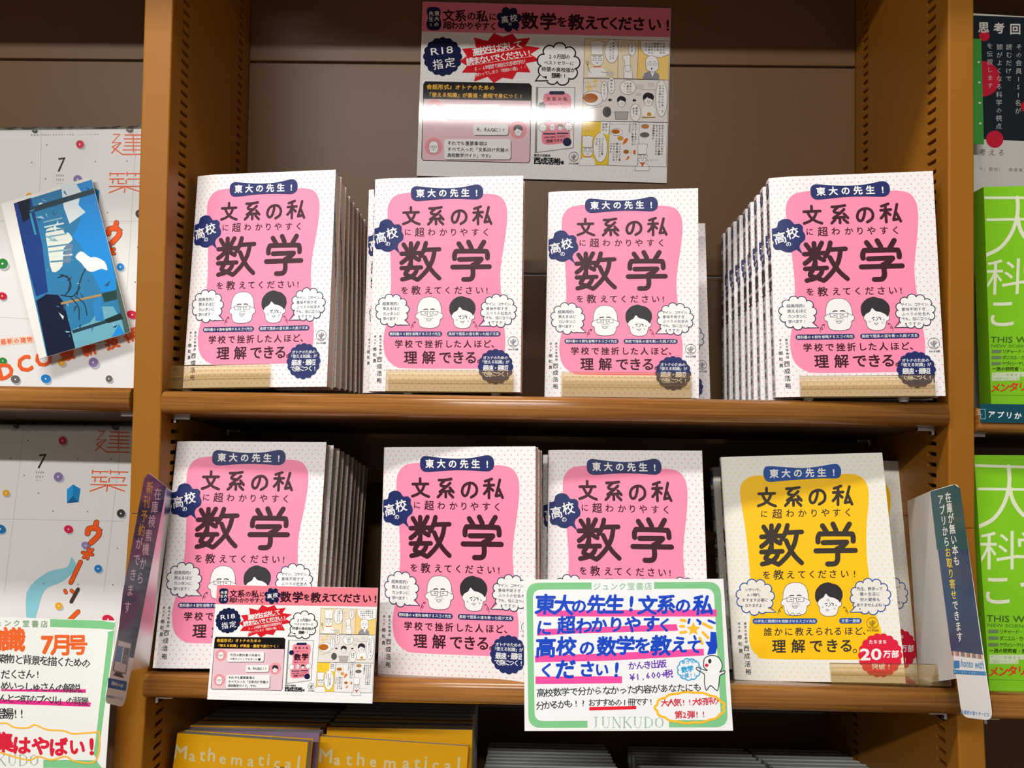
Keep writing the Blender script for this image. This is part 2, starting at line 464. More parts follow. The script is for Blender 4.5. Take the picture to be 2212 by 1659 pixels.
def wall_mesh(x, side, za, zb, depth, bands, pitch=.0088):
    """side wall of an upright with real punched slots; side=+1 looks to +x"""
    V = []; F = []; MI = []
    n = int(round((zb-za)/pitch)); ph = (zb-za)/n
    ds = [0]
    for a, b in bands: ds += [a, b]
    ds.append(None)
    def Y(d, z): return (yf(z)+d) if d is not None else depth
    def add(pts, faces, mi=0):
        k = len(V); V.extend(pts)
        for f in faces: F.append(tuple(k+i for i in f)); MI.append(mi)
    for j in range(len(ds)-1):
        a, b = ds[j], ds[j+1]
        if j % 2 == 0:
            add([(x, Y(a, za), za), (x, Y(b, za), za), (x, Y(b, zb), zb), (x, Y(a, zb), zb)], [(0, 1, 2, 3)])
            continue
        for i in range(n):
            z0 = za+i*ph; z1 = z0+ph; zc = (z0+z1)/2; hz = .0017; r = .0015; e = .0012
            y0 = Y(a, zc); y1 = Y(b, zc); yc = (y0+y1)/2
            ring = [(x, Y(a, z0), z0), (x, (Y(a, z0)+Y(b, z0))/2, z0), (x, Y(b, z0), z0), (x, y1, zc), (x, Y(b, z1), z1), (x, (Y(a, z1)+Y(b, z1))/2, z1), (x, Y(a, z1), z1), (x, y0, zc)]
            ya, yb = y0+e, y1-e
            hole = [(ya+r*.5, zc-hz), (yc, zc-hz), (yb-r*.5, zc-hz), (yb, zc), (yb-r*.5, zc+hz), (yc, zc+hz), (ya+r*.5, zc+hz), (ya, zc)]
            h0 = [(x, y, z) for y, z in hole]; h1 = [(x-side*.004, y, z) for y, z in hole]
            add(ring+h0, [(q, (q+1) % 8, 8+(q+1) % 8, 8+q) for q in range(8)])
            add(h0+h1, [(q, (q+1) % 8, 8+(q+1) % 8, 8+q) for q in range(8)], 0)
            add(h1, [tuple(range(8))], 1)
    return V, F, MI
def upright(x0, x1, slots=(True, True)):
    for nm, za, zb, dep in (('upright', JZ+.0003, TOPZ, YB+.02), ('lower_upright', FLOOR_Z, JZ-.0003, YBL+.02)):
        V = []; F = []; MI = []
        c = .0016
        bands = ((.018, .036), (.150, .166)) if zb > JZ else ((.018, .036), (.19, .206))
        for x, sd, on in ((x0, -1, slots[0]), (x1, 1, slots[1])):
            v, f, mi = wall_mesh(x, sd, za, zb, dep, bands if on else ())
            # start the wall just behind the rounded front corner
            k = len(V); V += [(p[0], p[1]+(c if abs(p[1]-yf(p[2])) < 1e-7 else 0), p[2]) for p in v]; F += [tuple(k+i for i in g) for g in f]; MI += mi
        # front face with rounded corners, back and caps
        prof = []
        for i in range(5):
            t = R(90*i/4); prof.append((x0+c-c*math.cos(t), c-c*math.sin(t)))
        for i in range(5):
            t = R(90*i/4); prof.append((x1-c+c*math.sin(t), c-c*math.cos(t)))
        k = len(V); n = len(prof)
        for z in (za, zb):
            V += [(px, yf(z)+py, z) for px, py in prof]
        F += [(k+i, k+i+1, k+n+i+1, k+n+i) for i in range(n-1)]; MI += [0]*(n-1)
        for z, q in ((za, 0), (zb, n)):
            k2 = len(V); V += [(x1, dep, z), (x0, dep, z)]; F.append(tuple(k+q+i for i in range(n))+(k2, k2+1)); MI.append(0)
        k2 = len(V); V += [(x0, dep, za), (x1, dep, za), (x1, dep, zb), (x0, dep, zb)]; F.append((k2, k2+1, k2+2, k2+3)); MI.append(0)
        into(mesh_obj(nm, V, F, [PAINT, SLOT], None, MI))
upright(XL0, XL1); upright(XR0, XR1)
upright(XL0-BAY-.024, XL0-BAY, (False, True)); upright(XR1+BAY, XR1+BAY+.024, (True, False))
bays = [(XL0-BAY, XL0), (XL1, XR0), (XR1, XR1+BAY)]
for x0, x1 in bays:
    seams = [TOPZ, .340, .118, -.100]
    for a, b in zip(seams[:-1], seams[1:]):
        into(box_obj('back_panel', x0+.0004, x1-.0004, YB, YB+.012, b+.0011, a-.0011, PAINT_IN, bev=.0009))
    seams = [-.100, -.352, -.60, -.86, -1.10, FLOOR_Z]
    for a, b in zip(seams[:-1], seams[1:]):
        into(box_obj('lower_back_panel', x0+.0004, x1-.0004, YBL, YBL+.012, b+.0011, a-.0011, PAINT_IN, bev=.0009))
    into(box_obj('ledge', x0+.0004, x1-.0004, YB+.001, YBL+.012, -.1009, -.0995, PAINT_IN))
    # the header above the frame that shades the top of the bay
    into(box_obj('header', x0+.0004, x1-.0004, -.105, YB, .455, .475, PAINT, bev=.002))
    into(box_obj('plinth', x0+.0004, x1-.0004, -.05, YBL, FLOOR_Z, FLOOR_Z+.06, PAINT))

def shelf(x0, x1, y0, z0, tilt, label, deep=.176, th=.0190, pins=True):
    """a tilted board with a rounded wooden nosing, resting on steel pins"""
    M = Matrix.Translation((x0+.0012, y0, z0)) @ Matrix.Rotation(-R(tilt), 4, 'X')
    t = empty('shelf_board', M); tag(t, label, 'shelf', 'wooden shelf boards of the bookcase')
    L = x1-x0-.0024; r = .0072
    prof = []
    for i in range(9):
        a = R(90+90*i/8); prof.append((r+r*math.cos(a), -r+r*math.sin(a)))
    for i in range(9):
        a = R(180+90*i/8); prof.append((r+r*math.cos(a), -th+r+r*math.sin(a)))
    prof += [(.026, -th), (.026, 0)]
    n = prism_x('nosing', prof, 0, L, WOOD, t, smooth=True)
    b = prism_x('board', [(.026, -.0002), (.026, -th+.001), (deep, -th+.001), (deep, -.0002)], .0006, L-.0006, UNDER, t)
    if pins:
        for xx in (.004, L-.016):
            for yy in (.020, deep-.03):
                bm = bmesh.new()
                box(bm, xx, xx+.012, yy, yy+.003, -th-.0028, -th+.0004, .0005)
                box(bm, xx-.0012 if xx < .1 else xx+.0108, xx+.0012 if xx < .1 else xx+.0132, yy-.001, yy+.004, -th-.0060, -th+.0005, .0004)
                bm_obj('pin', bm, STEEL, t)
    return t
S1 = (-.002, -.0112, 7); S2 = (-.0185, -.2335, 12); S3 = (-.030, -.470, 12)
names = ['left bay', 'centre bay', 'right bay']
for (x0, x1), nm, dz in zip(bays, names, (.002, 0, -.004)):
    shelf(x0, x1, S1[0], S1[1]+dz, S1[2], {'left bay': 'brown wooden shelf board under the upper magazine in the left bay', 'centre bay': 'long brown wooden shelf board under the upper row of pink books', 'right bay': 'shelf board under the upper green book, teal strip on its edge'}[nm], deep=.170)
for (x0, x1), nm, dz in zip(bays, names, (.004, 0, -.003)):
    shelf(x0, x1, S2[0], S2[1]+dz, S2[2], {'left bay': 'wooden shelf board behind the handwritten card in the left bay', 'centre bay': 'long brown wooden shelf board with two cards clipped to its edge', 'right bay': 'brown wooden shelf board under the lower green book'}[nm], deep=.205)
for (x0, x1), nm in list(zip(bays, names))[1:2]:
    shelf(x0, x1, S3[0], S3[1], S3[2], {'left bay': 'lowest shelf board in the left bay, below the frame', 'centre bay': 'lowest shelf board under the yellow books', 'right bay': 'lowest shelf board in the right bay, below the frame'}[nm], deep=.245)
def shelf_z(S, y): return S[1]-(y-S[0])*math.tan(R(S[2]))

# ------------------------------------------------------------------ fitted places of the flat things (x, y, z, yaw, lean, roll, w, h)
Q = {
'A':(-0.23608, 0.01527, -0.00954, 0.09374, 0.12727, 0.02433, 0.12580, 0.18814),
'B':(-0.08188, 0.02734, -0.00931, 0.08375, 0.06008, 0.00687, 0.13016, 0.18538),
'C':(0.06809, 0.04270, -0.01140, 0.11070, 0.08807, 0.00225, 0.13108, 0.18401),
'D':(0.25619, 0.00567, -0.00948, 0.10837, 0.07915, 0.02082, 0.13037, 0.18551),
'E':(-0.24190, -0.01170, -0.23240, -0.02685, 0.21552, 0.00713, 0.12760, 0.18260),
'F':(-0.06529, 0.00366, -0.24006, 0.17095, 0.10645, 0.02930, 0.12999, 0.18496),
'G':(0.07194, -0.00628, -0.23934, 0.06584, 0.20581, 0.01327, 0.12865, 0.18675),
'H':(0.22598, 0.01368, -0.24110, 0.15693, 0.16490, 0.05344, 0.13139, 0.18279),
'B2':(-0.09050, 0.04605, -0.01033, 0.00274, 0.12218, 0.01551, 0.12800, 0.18671),
'C2':(0.0925, 0.0900, -0.0200, 0.05, 0.20, 0.0, 0.1290, 0.18300),
'H2':(0.26606, 0.04622, -0.24350, -0.03672, 0.19962, -0.02185, 0.12803, 0.18525),
'A9':(-0.23582, 0.12898, -0.01515, -0.01614, 0.12979, 0.03935, 0.13013, 0.17900),
'D9':(0.24699, 0.13316, -0.02600, 0.06735, 0.11589, -0.0060, 0.13000, 0.18581),
'E9':(-0.23981, 0.12144, -0.26220, -0.02200, 0.21123, -0.00953, 0.13001, 0.18537),
'G3':(0.06265, 0.04960, -0.25101, 0.06001, 0.21223, -0.00002, 0.13000, 0.18644),
'poster':(-0.06280, 0.16500, 0.21565, -0.00658, 0.00077, -0.01546, 0.25708, 0.18220),
'pop':(-0.18719, -0.03500, -0.24720, 0.02862, 0.17103, 0.00604, 0.12692, 0.08473),
'green':(0.05498, -0.03500, -0.26589, 0.00408, 0.20802, 0.02270, 0.15734, 0.11134),
'green2':(-0.42193, -0.03500, -0.30256, 0.00506, 0.05093, -0.01108, 0.15883, 0.11395),
'postcard':(-0.40433, 0.09420, 0.01734, 0.02608, 0.03, 0.29773, 0.0904, 0.1548),
'mag1':(-0.48907, 0.10973, -0.01794, 0.04077, 0.00376, 0.00571, 0.18208, 0.25695),
'mag2':(-0.49351, 0.07396, -0.29851, -0.01514, 0.10565, 0.00236, 0.18156, 0.25500),
'panel':(0.47812, 0.11999, 0.17665, -0.03783, 0.04193, -0.03549, 0.14628, 0.19524),
'gr1':(0.44809, 0.03707, -0.01405, 0.02551, 0.00462, 0.02831, 0.12642, 0.18847),
'gr2':(0.42416, -0.00094, -0.24130, -0.01924, 0.09719, 0.00801, 0.12773, 0.18771),
'math1':(-0.24450, -0.00041, -0.47600, 0.06, 0.20077, -0.01989, 0.1135, 0.1780),
'math2':(-0.13292, 0.02395, -0.48380, -0.00307, 0.20800, -0.04383, 0.13226, 0.17562),
}
BW, BH, BT = .130, .187, .0146
class ScaledSheet(Sheet):
    def __init__(s, q, W, H): super().__init__(frame(q)); s.kx = W/q[6]; s.kz = H/q[7]
    def __call__(s, px, py):
        x, z = super().__call__(px, py); return (x*s.kx, z*s.kz)

MAROON = '#3e1a25'; NAVY = '#222d66'; PINK = '#ff90b2'; WHITE = '#f4f2f1'; INKC = '#3a4258'
# heavy rounded title characters drawn as brush strokes (measured on the second upper book)
STK = {
'数': (428, 678, 32, [[(305,558),(330,597)],[(408,548),(385,592)],[(357,550),(357,706)],[(290,625),(425,618)],[(347,635),(322,665),(290,690)],[(372,640),(392,656),(415,668)],
      [(352,695),(338,735),(318,770),(362,790),(405,810)],[(402,728),(387,765),(350,793),(295,808)],[(290,727),(430,722)],
      [(464,548),(450,598),(426,642)],[(448,597),(560,592)],[(527,600),(510,675),(470,745),(415,803)],[(455,650),(478,700),(515,755),(560,800)]]),
'学': (788, 672, 35, [[(700,552),(725,590)],[(770,540),(790,582)],[(880,540),(850,590)],[(670,660),(670,632),(680,610),(700,606),(880,606),(900,612),(906,632),(906,655)],
      [(705,665),(862,662)],[(862,663),(835,688),(797,708)],[(797,708),(802,745),(800,785),(782,806),(735,808)],[(656,720),(920,717)]]),
'文': (357, 352, 19, [[(357,292),(357,325)],[(305,330),(412,327)],[(386,335),(372,368),(342,395),(302,411)],[(330,337),(350,373),(382,398),(418,412)]]),
'系': (532, 350, 19, [[(576,291),(535,298),(490,300)],[(528,303),(502,328),(512,340),(545,342)],[(568,318),(540,345),(495,378)],[(495,378),(585,370)],[(566,350),(590,378)],[(537,378),(537,412)],[(505,390),(482,413)],[(562,388),(587,412)]]),
'の': (702, 358, 19, [[(703,318),(700,350),(685,392),(664,400),(651,375),(662,338),(692,318),(728,318),(752,345),(748,385),(714,410)]]),
'私': (870, 347, 19, [[(858,286),(812,302)],[(838,298),(838,412)],[(806,330),(872,326)],[(836,335),(824,362),(805,385)],[(842,340),(866,362)],[(914,290),(902,340),(886,396)],[(886,398),(925,390)],[(908,352),(932,408)]]),
}
def title(a, ch, cx, cy, k, col, layer=1):
    x0, y0, wd, st = STK[ch]
    for p in st:
        q = [(cx+(x-x0)*k, cy+(y-y0)*k) for x, y in p]
        if len(q) > 2: q = crom(q, False, 3)
        for u, v in zip(q[:-1], q[1:]): a.line([u, v], wd*k, col, layer)
def seal(a, cx, cy, r, col, layer, n=16, amp=.045):
    pts = []
    for i in range(n*4):
        t = 2*math.pi*i/(n*4); rr = r*(1-amp+amp*abs(math.cos(n*t/2))*1.6-amp*.6)
        pts.append((cx+rr*math.cos(t), cy+rr*math.sin(t)))
    a.poly(pts, col, layer)
def bald(a, cx, cy, k, layer=2, beard=False, lw=3):
    T = lambda pts: [(cx+(x-490)*k, cy+(y-1045)*k) for x, y in pts]
    out = T([(490,935),(528,940),(556,962),(572,1000),(577,1048),(587,1060),(584,1084),(568,1094),(563,1122),(545,1148),(490,1158),(432,1150),(414,1124),(410,1094),(395,1086),(391,1064),(402,1050),(406,1005),(422,963),(452,940)])
    out = crom(out, True, 3)
    a.poly(out, WHITE, layer); a.line(out, lw*k, INKC, layer+.5, closed=True)
    a.line(T([(450,1026),(463,1021),(478,1023)]), 7*k, '#3a3438', layer+1); a.line(T([(500,1023),(514,1020),(527,1025)]), 7*k, '#3a3438', layer+1)
    for q in ([(430,1036),(476,1038),(475,1064),(432,1062)], [(496,1038),(546,1036),(544,1062),(497,1064)]): a.line(T(q), 3.2*k, INKC, layer+1, closed=True)
    a.line(T([(476,1042),(496,1042)]), 3*k, INKC, layer+1); a.line(T([(430,1040),(402,1052)]), 3*k, INKC, layer+1); a.line(T([(546,1040),(578,1054)]), 3*k, INKC, layer+1)
    a.line(T([(454,1050),(466,1049)]), 5*k, '#3a3438', layer+1); a.line(T([(508,1049),(520,1050)]), 5*k, '#3a3438', layer+1)
    a.line(T([(466,1080),(478,1072),(488,1076),(500,1070),(514,1078)]), 2.5*k, INKC, layer+1)
    if k > .6:
        for i in range(7): a.ell(*T([(458+i*10, 1087)])[0], 2*k, 3*k, INKC, layer+1, 5)
    a.line(T([(468,1094),(504,1093),(496,1104),(484,1108),(474,1104)]), 3*k, INKC, layer+1, closed=True)
    if beard: a.line(T([(430,1120),(450,1150),(470,1140),(490,1158),(510,1142),(530,1152)]), 3*k, INKC, layer+1, smooth=True)
def student(a, cx, cy, k, layer=2, lw=3, hair='#333034', second=False):
    T = lambda pts: [(cx+(x-728)*k, cy+(y-1045)*k) for x, y in pts]
    face = crom(T([(652,1058),(648,1080),(662,1096),(666,1130),(690,1154),(735,1160),(774,1150),(788,1122),(794,1098),(811,1088),(813,1066),(800,1040),(730,1000),(670,1020)]), True, 3)
    a.poly(face, WHITE, layer); a.line(face, lw*k, INKC, layer+.5, closed=True)
    a.poly(crom(T([(648,1064),(634,1040),(634,995),(650,965),(678,940),(720,928),(748,936),(782,946),(814,980),(821,1018),(812,1048),(803,1066),(790,1050),(760,1034),(728,1026),(706,1006),(690,1030),(664,1046)]), True, 4), hair, layer+1)
    a.line(T([(702,1075),(716,1070)]), 6*k, INKC, layer+1); a.line(T([(744,1070),(758,1075)]), 6*k, INKC, layer+1)
    a.ell(*T([(712,1086)])[0], 4*k, 5*k, INKC, layer+1, 8); a.ell(*T([(756,1084)])[0], 4*k, 5*k, INKC, layer+1, 8)
    a.line(T([(728,1066),(740,1082),(724,1094)]), 3*k, INKC, layer+1)
    if second: a.ring(*T([(716,1118)])[0], 9*k, 6*k, 3*k, INKC, layer+1, 12); a.ring(*T([(722,1050)])[0], 7*k, 6*k, 2.5*k, INKC, layer+1, 10)
    else: a.line(T([(713,1110),(741,1108),(728,1122)]), 3*k, INKC, layer+1, closed=True)
    for x, y in ((682,1098),(764,1106),(774,1086)): a.line(T([(x,y-6),(x+2,y+5),(x+8,y+2)]), 2.6*k, INKC, layer+1)
def cactus(a, cx, cy, r, col, layer):
    a.ring(cx, cy, r, r, r*.08, col, layer, 26)
    for p in ([(0,.62),(0,-.6)],[(-.12,-.35),(-.12,.5)],[(.12,-.5),(.12,.5)],[(-.5,-.2),(-.45,.2),(-.2,.35)],[(-.35,-.3),(-.32,.05),(-.2,.15)],[(.5,-.4),(.45,.0),(.2,.2)],[(.34,-.45),(.32,-.1),(.2,0)],[(-.6,.66),(.6,.66)]):
        a.line([(cx+x*r, cy+y*r) for x, y in p], r*.075, col, layer)
def curl(a, x, y, s, col, layer, flip=1):
    T = lambda pts: [(x+u*s*flip, y+v*s) for u, v in pts]
    a.line(T([(-.4,1),(-.45,.4),(-.1,-.1),(.2,.15),(-.05,.45),(-.3,.1),(0,-.5),(.6,-.9)]), s*.1, col, layer, smooth=True, n=3)
    a.line(T([(.15,-.85),(.65,-.95),(.55,-.4)]), s*.1, col, layer)
def small_cloud(a, cx, cy, sx, sy, col, layer, n=7, a0=.3, amp=.5, tail=None):
    return a.cloud(cx, cy, sx, sy, n, amp, col, layer, a0=a0)

def cover_pink(a):
    a.zoom(780, 360, .3014)
    blob = [(188,330),(197,268),(235,215),(300,192),(400,188),(600,225),(850,197),(935,196),(1000,215),(1036,265),(1048,330),(1044,420),(1025,560),(1003,700),(998,800),(1003,900),(1014,1050),(1030,1180),(1034,1260),(1025,1350),(985,1415),(915,1446),(800,1449),(330,1447),(250,1432),(190,1385),(163,1310),(160,1220),(178,1130),(200,1000),(214,850),(212,700),(200,500),(190,400)]
    a.poly(crom(blob, True, 3), PINK, 0)
    ban = [(357,192),(362,160),(385,142),(420,142),(520,152),(615,155),(720,148),(812,130),(845,130),(868,148),(876,180),(870,212),(850,230),(820,236),(720,232),(615,232),(520,238),(425,247),(385,245),(362,225)]
    a.poly(crom(ban, True, 3), NAVY, 2)
    a.text('東大の先生!', (425,192), (828,187), 62, WHITE, 3, .03, res=2)
    for ch, x, y in (('文',357,352),('系',532,350),('の',702,358),('私',870,347)): title(a, ch, x, y, 1, MAROON, 1)
    for ch, x, s in (('に',335,54),('超',420,70),('わ',505,60),('か',590,60),('り',663,60),('や',737,62),('す',818,60),('く',895,60)): a.g(ch, x, 470, s, MAROON, 1, .018)
    title(a, '数', 428, 678, 1, MAROON, 1); title(a, '学', 788, 672, 1, MAROON, 1)
    for ch, x, s in (('を',312,58),('教',393,70),('え',482,60),('て',550,60),('く',622,58),('だ',697,62),('さ',773,62),('い',848,62),('!',902,58)): a.g(ch, x, 886, s, MAROON, 1, .019)
    # high-school cloud
    a.poly(crom([(84,470),(92,440),(125,432),(135,395),(175,376),(215,385),(238,415),(268,412),(292,432),(290,462),(304,490),(300,525),(272,548),(262,580),(282,628),(240,592),(205,610),(165,605),(140,590),(108,588),(92,560),(98,535),(82,505)], True, 2), NAVY, 2)
    a.g('高', 140, 507, 84, WHITE, 3, .018, -10); a.g('校', 222, 477, 84, WHITE, 3, .018, -10); a.g('の', 192, 552, 38, WHITE, 3, .02, -10)
    bald(a, 490, 1045, 1); student(a, 728, 1045, 1)
    # balloons
    a.cloud(222, 1030, 104, 98, 11, .42, WHITE, 2, '#2b3658', 6, tail=None, a0=.2)
    a.poly([(300,1085),(318,1112),(350,1135),(285,1132)], WHITE, 2.6); a.line([(318,1098),(350,1135),(280,1135)], 6, '#2b3658', 2.8)
    for t, y, x0, x1 in (('超実用的♪',982,165,272),('笑えるほど',1018,168,268),('カンタンに',1054,168,268),('学べます!',1090,168,262)): a.text(t, (x0,y), (x1,y), 27, '#48506a', 3, .01)
    a.cloud(985, 1033, 112, 100, 12, .42, WHITE, 2, '#2b3658', 6, a0=.1)
    a.poly([(902,1095),(870,1128),(845,1140),(925,1142)], WHITE, 2.6); a.line([(880,1098),(845,1142),(925,1142)], 6, '#2b3658', 2.8)
    for t, y, x0, x1 in (('サイン、コサイン、',985,905,1078),('意味不明すぎ…',1018,908,1066),('ふつうの社会人',1051,908,1066),('でも、役に立つん',1084,903,1072),('ですか?',1117,945,1032)): a.text(t, (x0,y), (x1,y), 25, '#48506a', 3, .01)
    curl(a, 372, 1138, 28, MAROON, 2); curl(a, 820, 1138, 28, MAROON, 2, -1)
    a.rrect(197, 1181, 581, 1217, 17, NAVY, 2); a.text('教科書の8割を省略するスゴイ先生', (217,1199), (561,1199), 24, WHITE, 3, .012)
    a.rrect(617, 1181, 999, 1217, 17, NAVY, 2); a.text('高校で理系の道を断った超ド文系', (638,1199), (979,1199), 24, WHITE, 3, .012)
    for ch, x in zip('学校で挫折した人ほど、', (270,342,414,486,556,628,692,763,836,902,962)): a.g(ch, x, 1271, 60, MAROON, 1, .022)
    for ch, x in zip('理解できる', (355,485,603,697,788)): a.g(ch, x, 1368, 98, MAROON, 1, .022, res=2)
    a.ring(845, 1397, 10, 10, 5, MAROON, 4.5, 14)
    cactus(a, 1090, 1255, 37, '#4a5060', 2); a.text('かんき出版', (1061,1309), (1119,1309), 16, '#4a5060', 2, .02)
    seal(a, 964, 1434, 128, NAVY, 3.2)
    a.text('オトナのための', (888,1370), (1040,1370), 29, WHITE, 4.2, .012)
    a.text('「使える知識」が', (868,1400), (1050,1400), 28, WHITE, 4.2, .012)
    a.text('最速・最短', (893,1444), (1034,1444), 45, WHITE, 4.2, .02)
    a.text('で身につく!', (885,1487), (1050,1487), 42, WHITE, 4.2, .02)
    a.vtext('東京大学教授', (138,1215), (138,1335), 19, '#46434a', 2, .01); a.vtext('西成活裕', (130,1380), (128,1532), 40, '#3c3a40', 2, .01)
    a.vtext('聞き手', (99,1215), (97,1265), 15, '#46434a', 2, .01); a.vtext('郷和貴', (95,1306), (94,1390), 28, '#3c3a40', 2, .01)

def cover_yellow(a):
    a.zoom(1540, 960, .3857); DK = '#3d352e'; BL = '#24519f'; YL = '#ffc814'
    blob = [(152,270),(160,222),(195,188),(260,174),(480,180),(720,166),(800,170),(850,200),(872,260),(870,350),(860,480),(862,620),(875,740),(898,900),(932,1010),(945,1070),(930,1150),(880,1200),(780,1206),(310,1202),(250,1182),(214,1140),(202,1080),(205,1000),(215,900),(205,700),(185,500),(165,370)]
    a.poly(crom(blob, True, 3), YL, 0)
    ban = [(282,162),(288,135),(308,122),(400,127),(500,133),(590,124),(680,109),(705,118),(718,145),(712,178),(690,190),(600,190),(500,196),(400,203),(320,210),(292,196)]
    a.poly(crom(ban, True, 3), BL, 2)
    a.text('東大の先生!', (342,164), (676,156), 52, WHITE, 3, .03, res=2)
    k = .835
    for ch, x, y in (('文',300,295),('系',447,290),('の',585,292),('私',727,284)): title(a, ch, x, y, k, DK, 1)
    for ch, x, s in (('に',287,44),('超',360,58),('わ',432,50),('か',500,50),('り',567,50),('や',630,52),('す',692,50),('く',757,50)): a.g(ch, x, 390-(x-287)*.02, s, DK, 1, .012)
    title(a, '数', 387, 562, k, DK, 1); title(a, '学', 687, 556, k, DK, 1)
    for ch, x, s in (('を',300,48),('教',367,60),('え',435,50),('て',497,50),('く',555,48),('だ',612,52),('さ',672,52),('い',737,52),('!',793,50)): a.g(ch, x, 731-(x-300)*.014, s, DK, 1, .014)
    bald(a, 463, 865, .83, beard=True); student(a, 650, 868, .82, second=True)
    a.cloud(237, 855, 92, 84, 11, .42, '#efeadf', 2, BL, 5.5, a0=.2)
    a.poly([(300,905),(315,925),(352,938),(290,938)], '#efeadf', 2.6); a.line([(318,912),(352,940),(290,940)], 5.5, BL, 2.8)
    for t, y, x0, x1 in (('いやいや、',814,190,270),('AI時代、',843,198,268),('ますます必要に',872,172,300),('なりますよ!',902,190,285)): a.text(t, (x0,y), (x1,y), 21, '#3a3f52', 3, .01)
    a.cloud(882, 852, 100, 84, 12, .42, '#efeadf', 2, BL, 5.5, a0=.1)
    a.poly([(800,905),(788,925),(768,937),(835,937)], '#efeadf', 2.6); a.line([(800,905),(768,939),(835,939)], 5.5, BL, 2.8)
    for t, y, x0, x1 in (('先生、数学って',809,815,940),('僕の生活に',838,832,924),('何の関係も',869,834,926),('ありませんよね?',899,814,956)): a.text(t, (x0,y), (x1,y), 22, '#2f3e70', 3, .01)
    curl(a, 375, 930, 22, DK, 2); curl(a, 745, 930, 22, DK, 2, -1)
    a.rrect(222, 974, 584, 1005, 15, BL, 2); a.text('小学生に微積分を理解させるスゴイ先生', (240,990), (567,990), 19, WHITE, 3, .012)
    a.rrect(707, 972, 833, 1003, 15, BL, 2); a.text('文系一直線', (729,988), (812,988), 21, WHITE, 3, .012)
    for ch, x in zip('誰かに教えられるほど、', (308,366,424,484,540,595,648,700,760,815,862)): a.g(ch, x, 1050-(x-308)*.01, 50, DK, 1, .012)
    for ch, x in zip('理解できる', (370,478,577,667,747)): a.g(ch, x, 1131-(x-370)*.01, 80, DK, 1, .022, res=2)
    a.ring(795, 1157, 10, 10, 4, DK, 1, 14)
    cactus(a, 893, 1001, 32, '#6a5a28', 2); a.text('かんき出版', (868,1042), (921,1042), 14, '#6a5a28', 2, .02)
    seal(a, 937, 1181, 125, '#e2203f', 3.2, 18)
    a.text('たちまち', (885,1106), (962,1106), 25, WHITE, 4.2, .03)
    a.word('20', (826,1207), (942,1205), 64, WHITE, 4.2, .045); a.text('万部', (975,1174), (1020,1174), 44, WHITE, 4.2, .03)
    a.text('突破!', (907,1243), (985,1243), 38, WHITE, 4.2, .03)
    a.vtext('東京大学教授', (181,1004), (187,1106), 17, '#46434a', 2, .01); a.vtext('西成活裕', (188,1142), (199,1273), 35, '#3c3a40', 2, .01)
    a.vtext('聞き手', (147,1004), (149,1046), 14, '#46434a', 2, .01); a.vtext('郷和貴', (151,1080), (157,1157), 25, '#3c3a40', 2, .01)

def spine_art(a, dark, badge, cloudy=True):
    """u = mm across the spine (0..15), v = mm down from the head (0..187)"""
    a.zoom(0, 0, .001)
    c = 7.6
    a.ell(c, 10, 4.6, 7, badge, 0, 24); a.vtext('東大の先生!', (c+2, 6.2), (c+2, 13.5), 2.2, WHITE, 1, .03) ; a.vtext('東大の', (c-1.8, 6.2), (c-1.8, 13.5), 2.2, WHITE, 1, .03)
    for ch, v in (('文',25),('系',32.5),('の',40),('私',47.5)): a.g(ch, c, v, 9.4, dark, 1, .02)
    a.g('に', c, 54.5, 5.5, dark, 1, .015)
    if cloudy:
        a.cloud(c, 64.5, 4.4, 4.8, 7, .45, badge, 0); a.text('高校', (c-2, 63.5), (c+2, 63.5), 4.2, WHITE, 1, .03); a.g('の', c, 68, 2.4, WHITE, 1, .03)
        v0 = 79
    else: v0 = 68
    a.g('数', c, v0, 13.6, dark, 1, .035); a.g('学', c, v0+15, 13.6, dark, 1, .035)
    for i, (ch, s) in enumerate((('を',5.2),('教',8),('え',7),('て',6.5))): a.g(ch, c, v0+26.5+i*8.2+(0 if i == 0 else .8), s, dark, 1, .016)
    a.vtext('東京大学教授', (c+2.7, 137), (c+2.7, 150), 2.0, '#46434a', 1, .01)
    for i, ch in enumerate('西成活裕'): a.g(ch, c-.6, 140.5+i*8.2, 6.6, '#3c3a40', 1, .012)
    cactus(a, c, 176.5, 4.2, '#4a5060', 1); a.text('かんき出版', (c-3.6, 183.6), (c+3.6, 183.6), 1.7, '#4a5060', 1, .02)

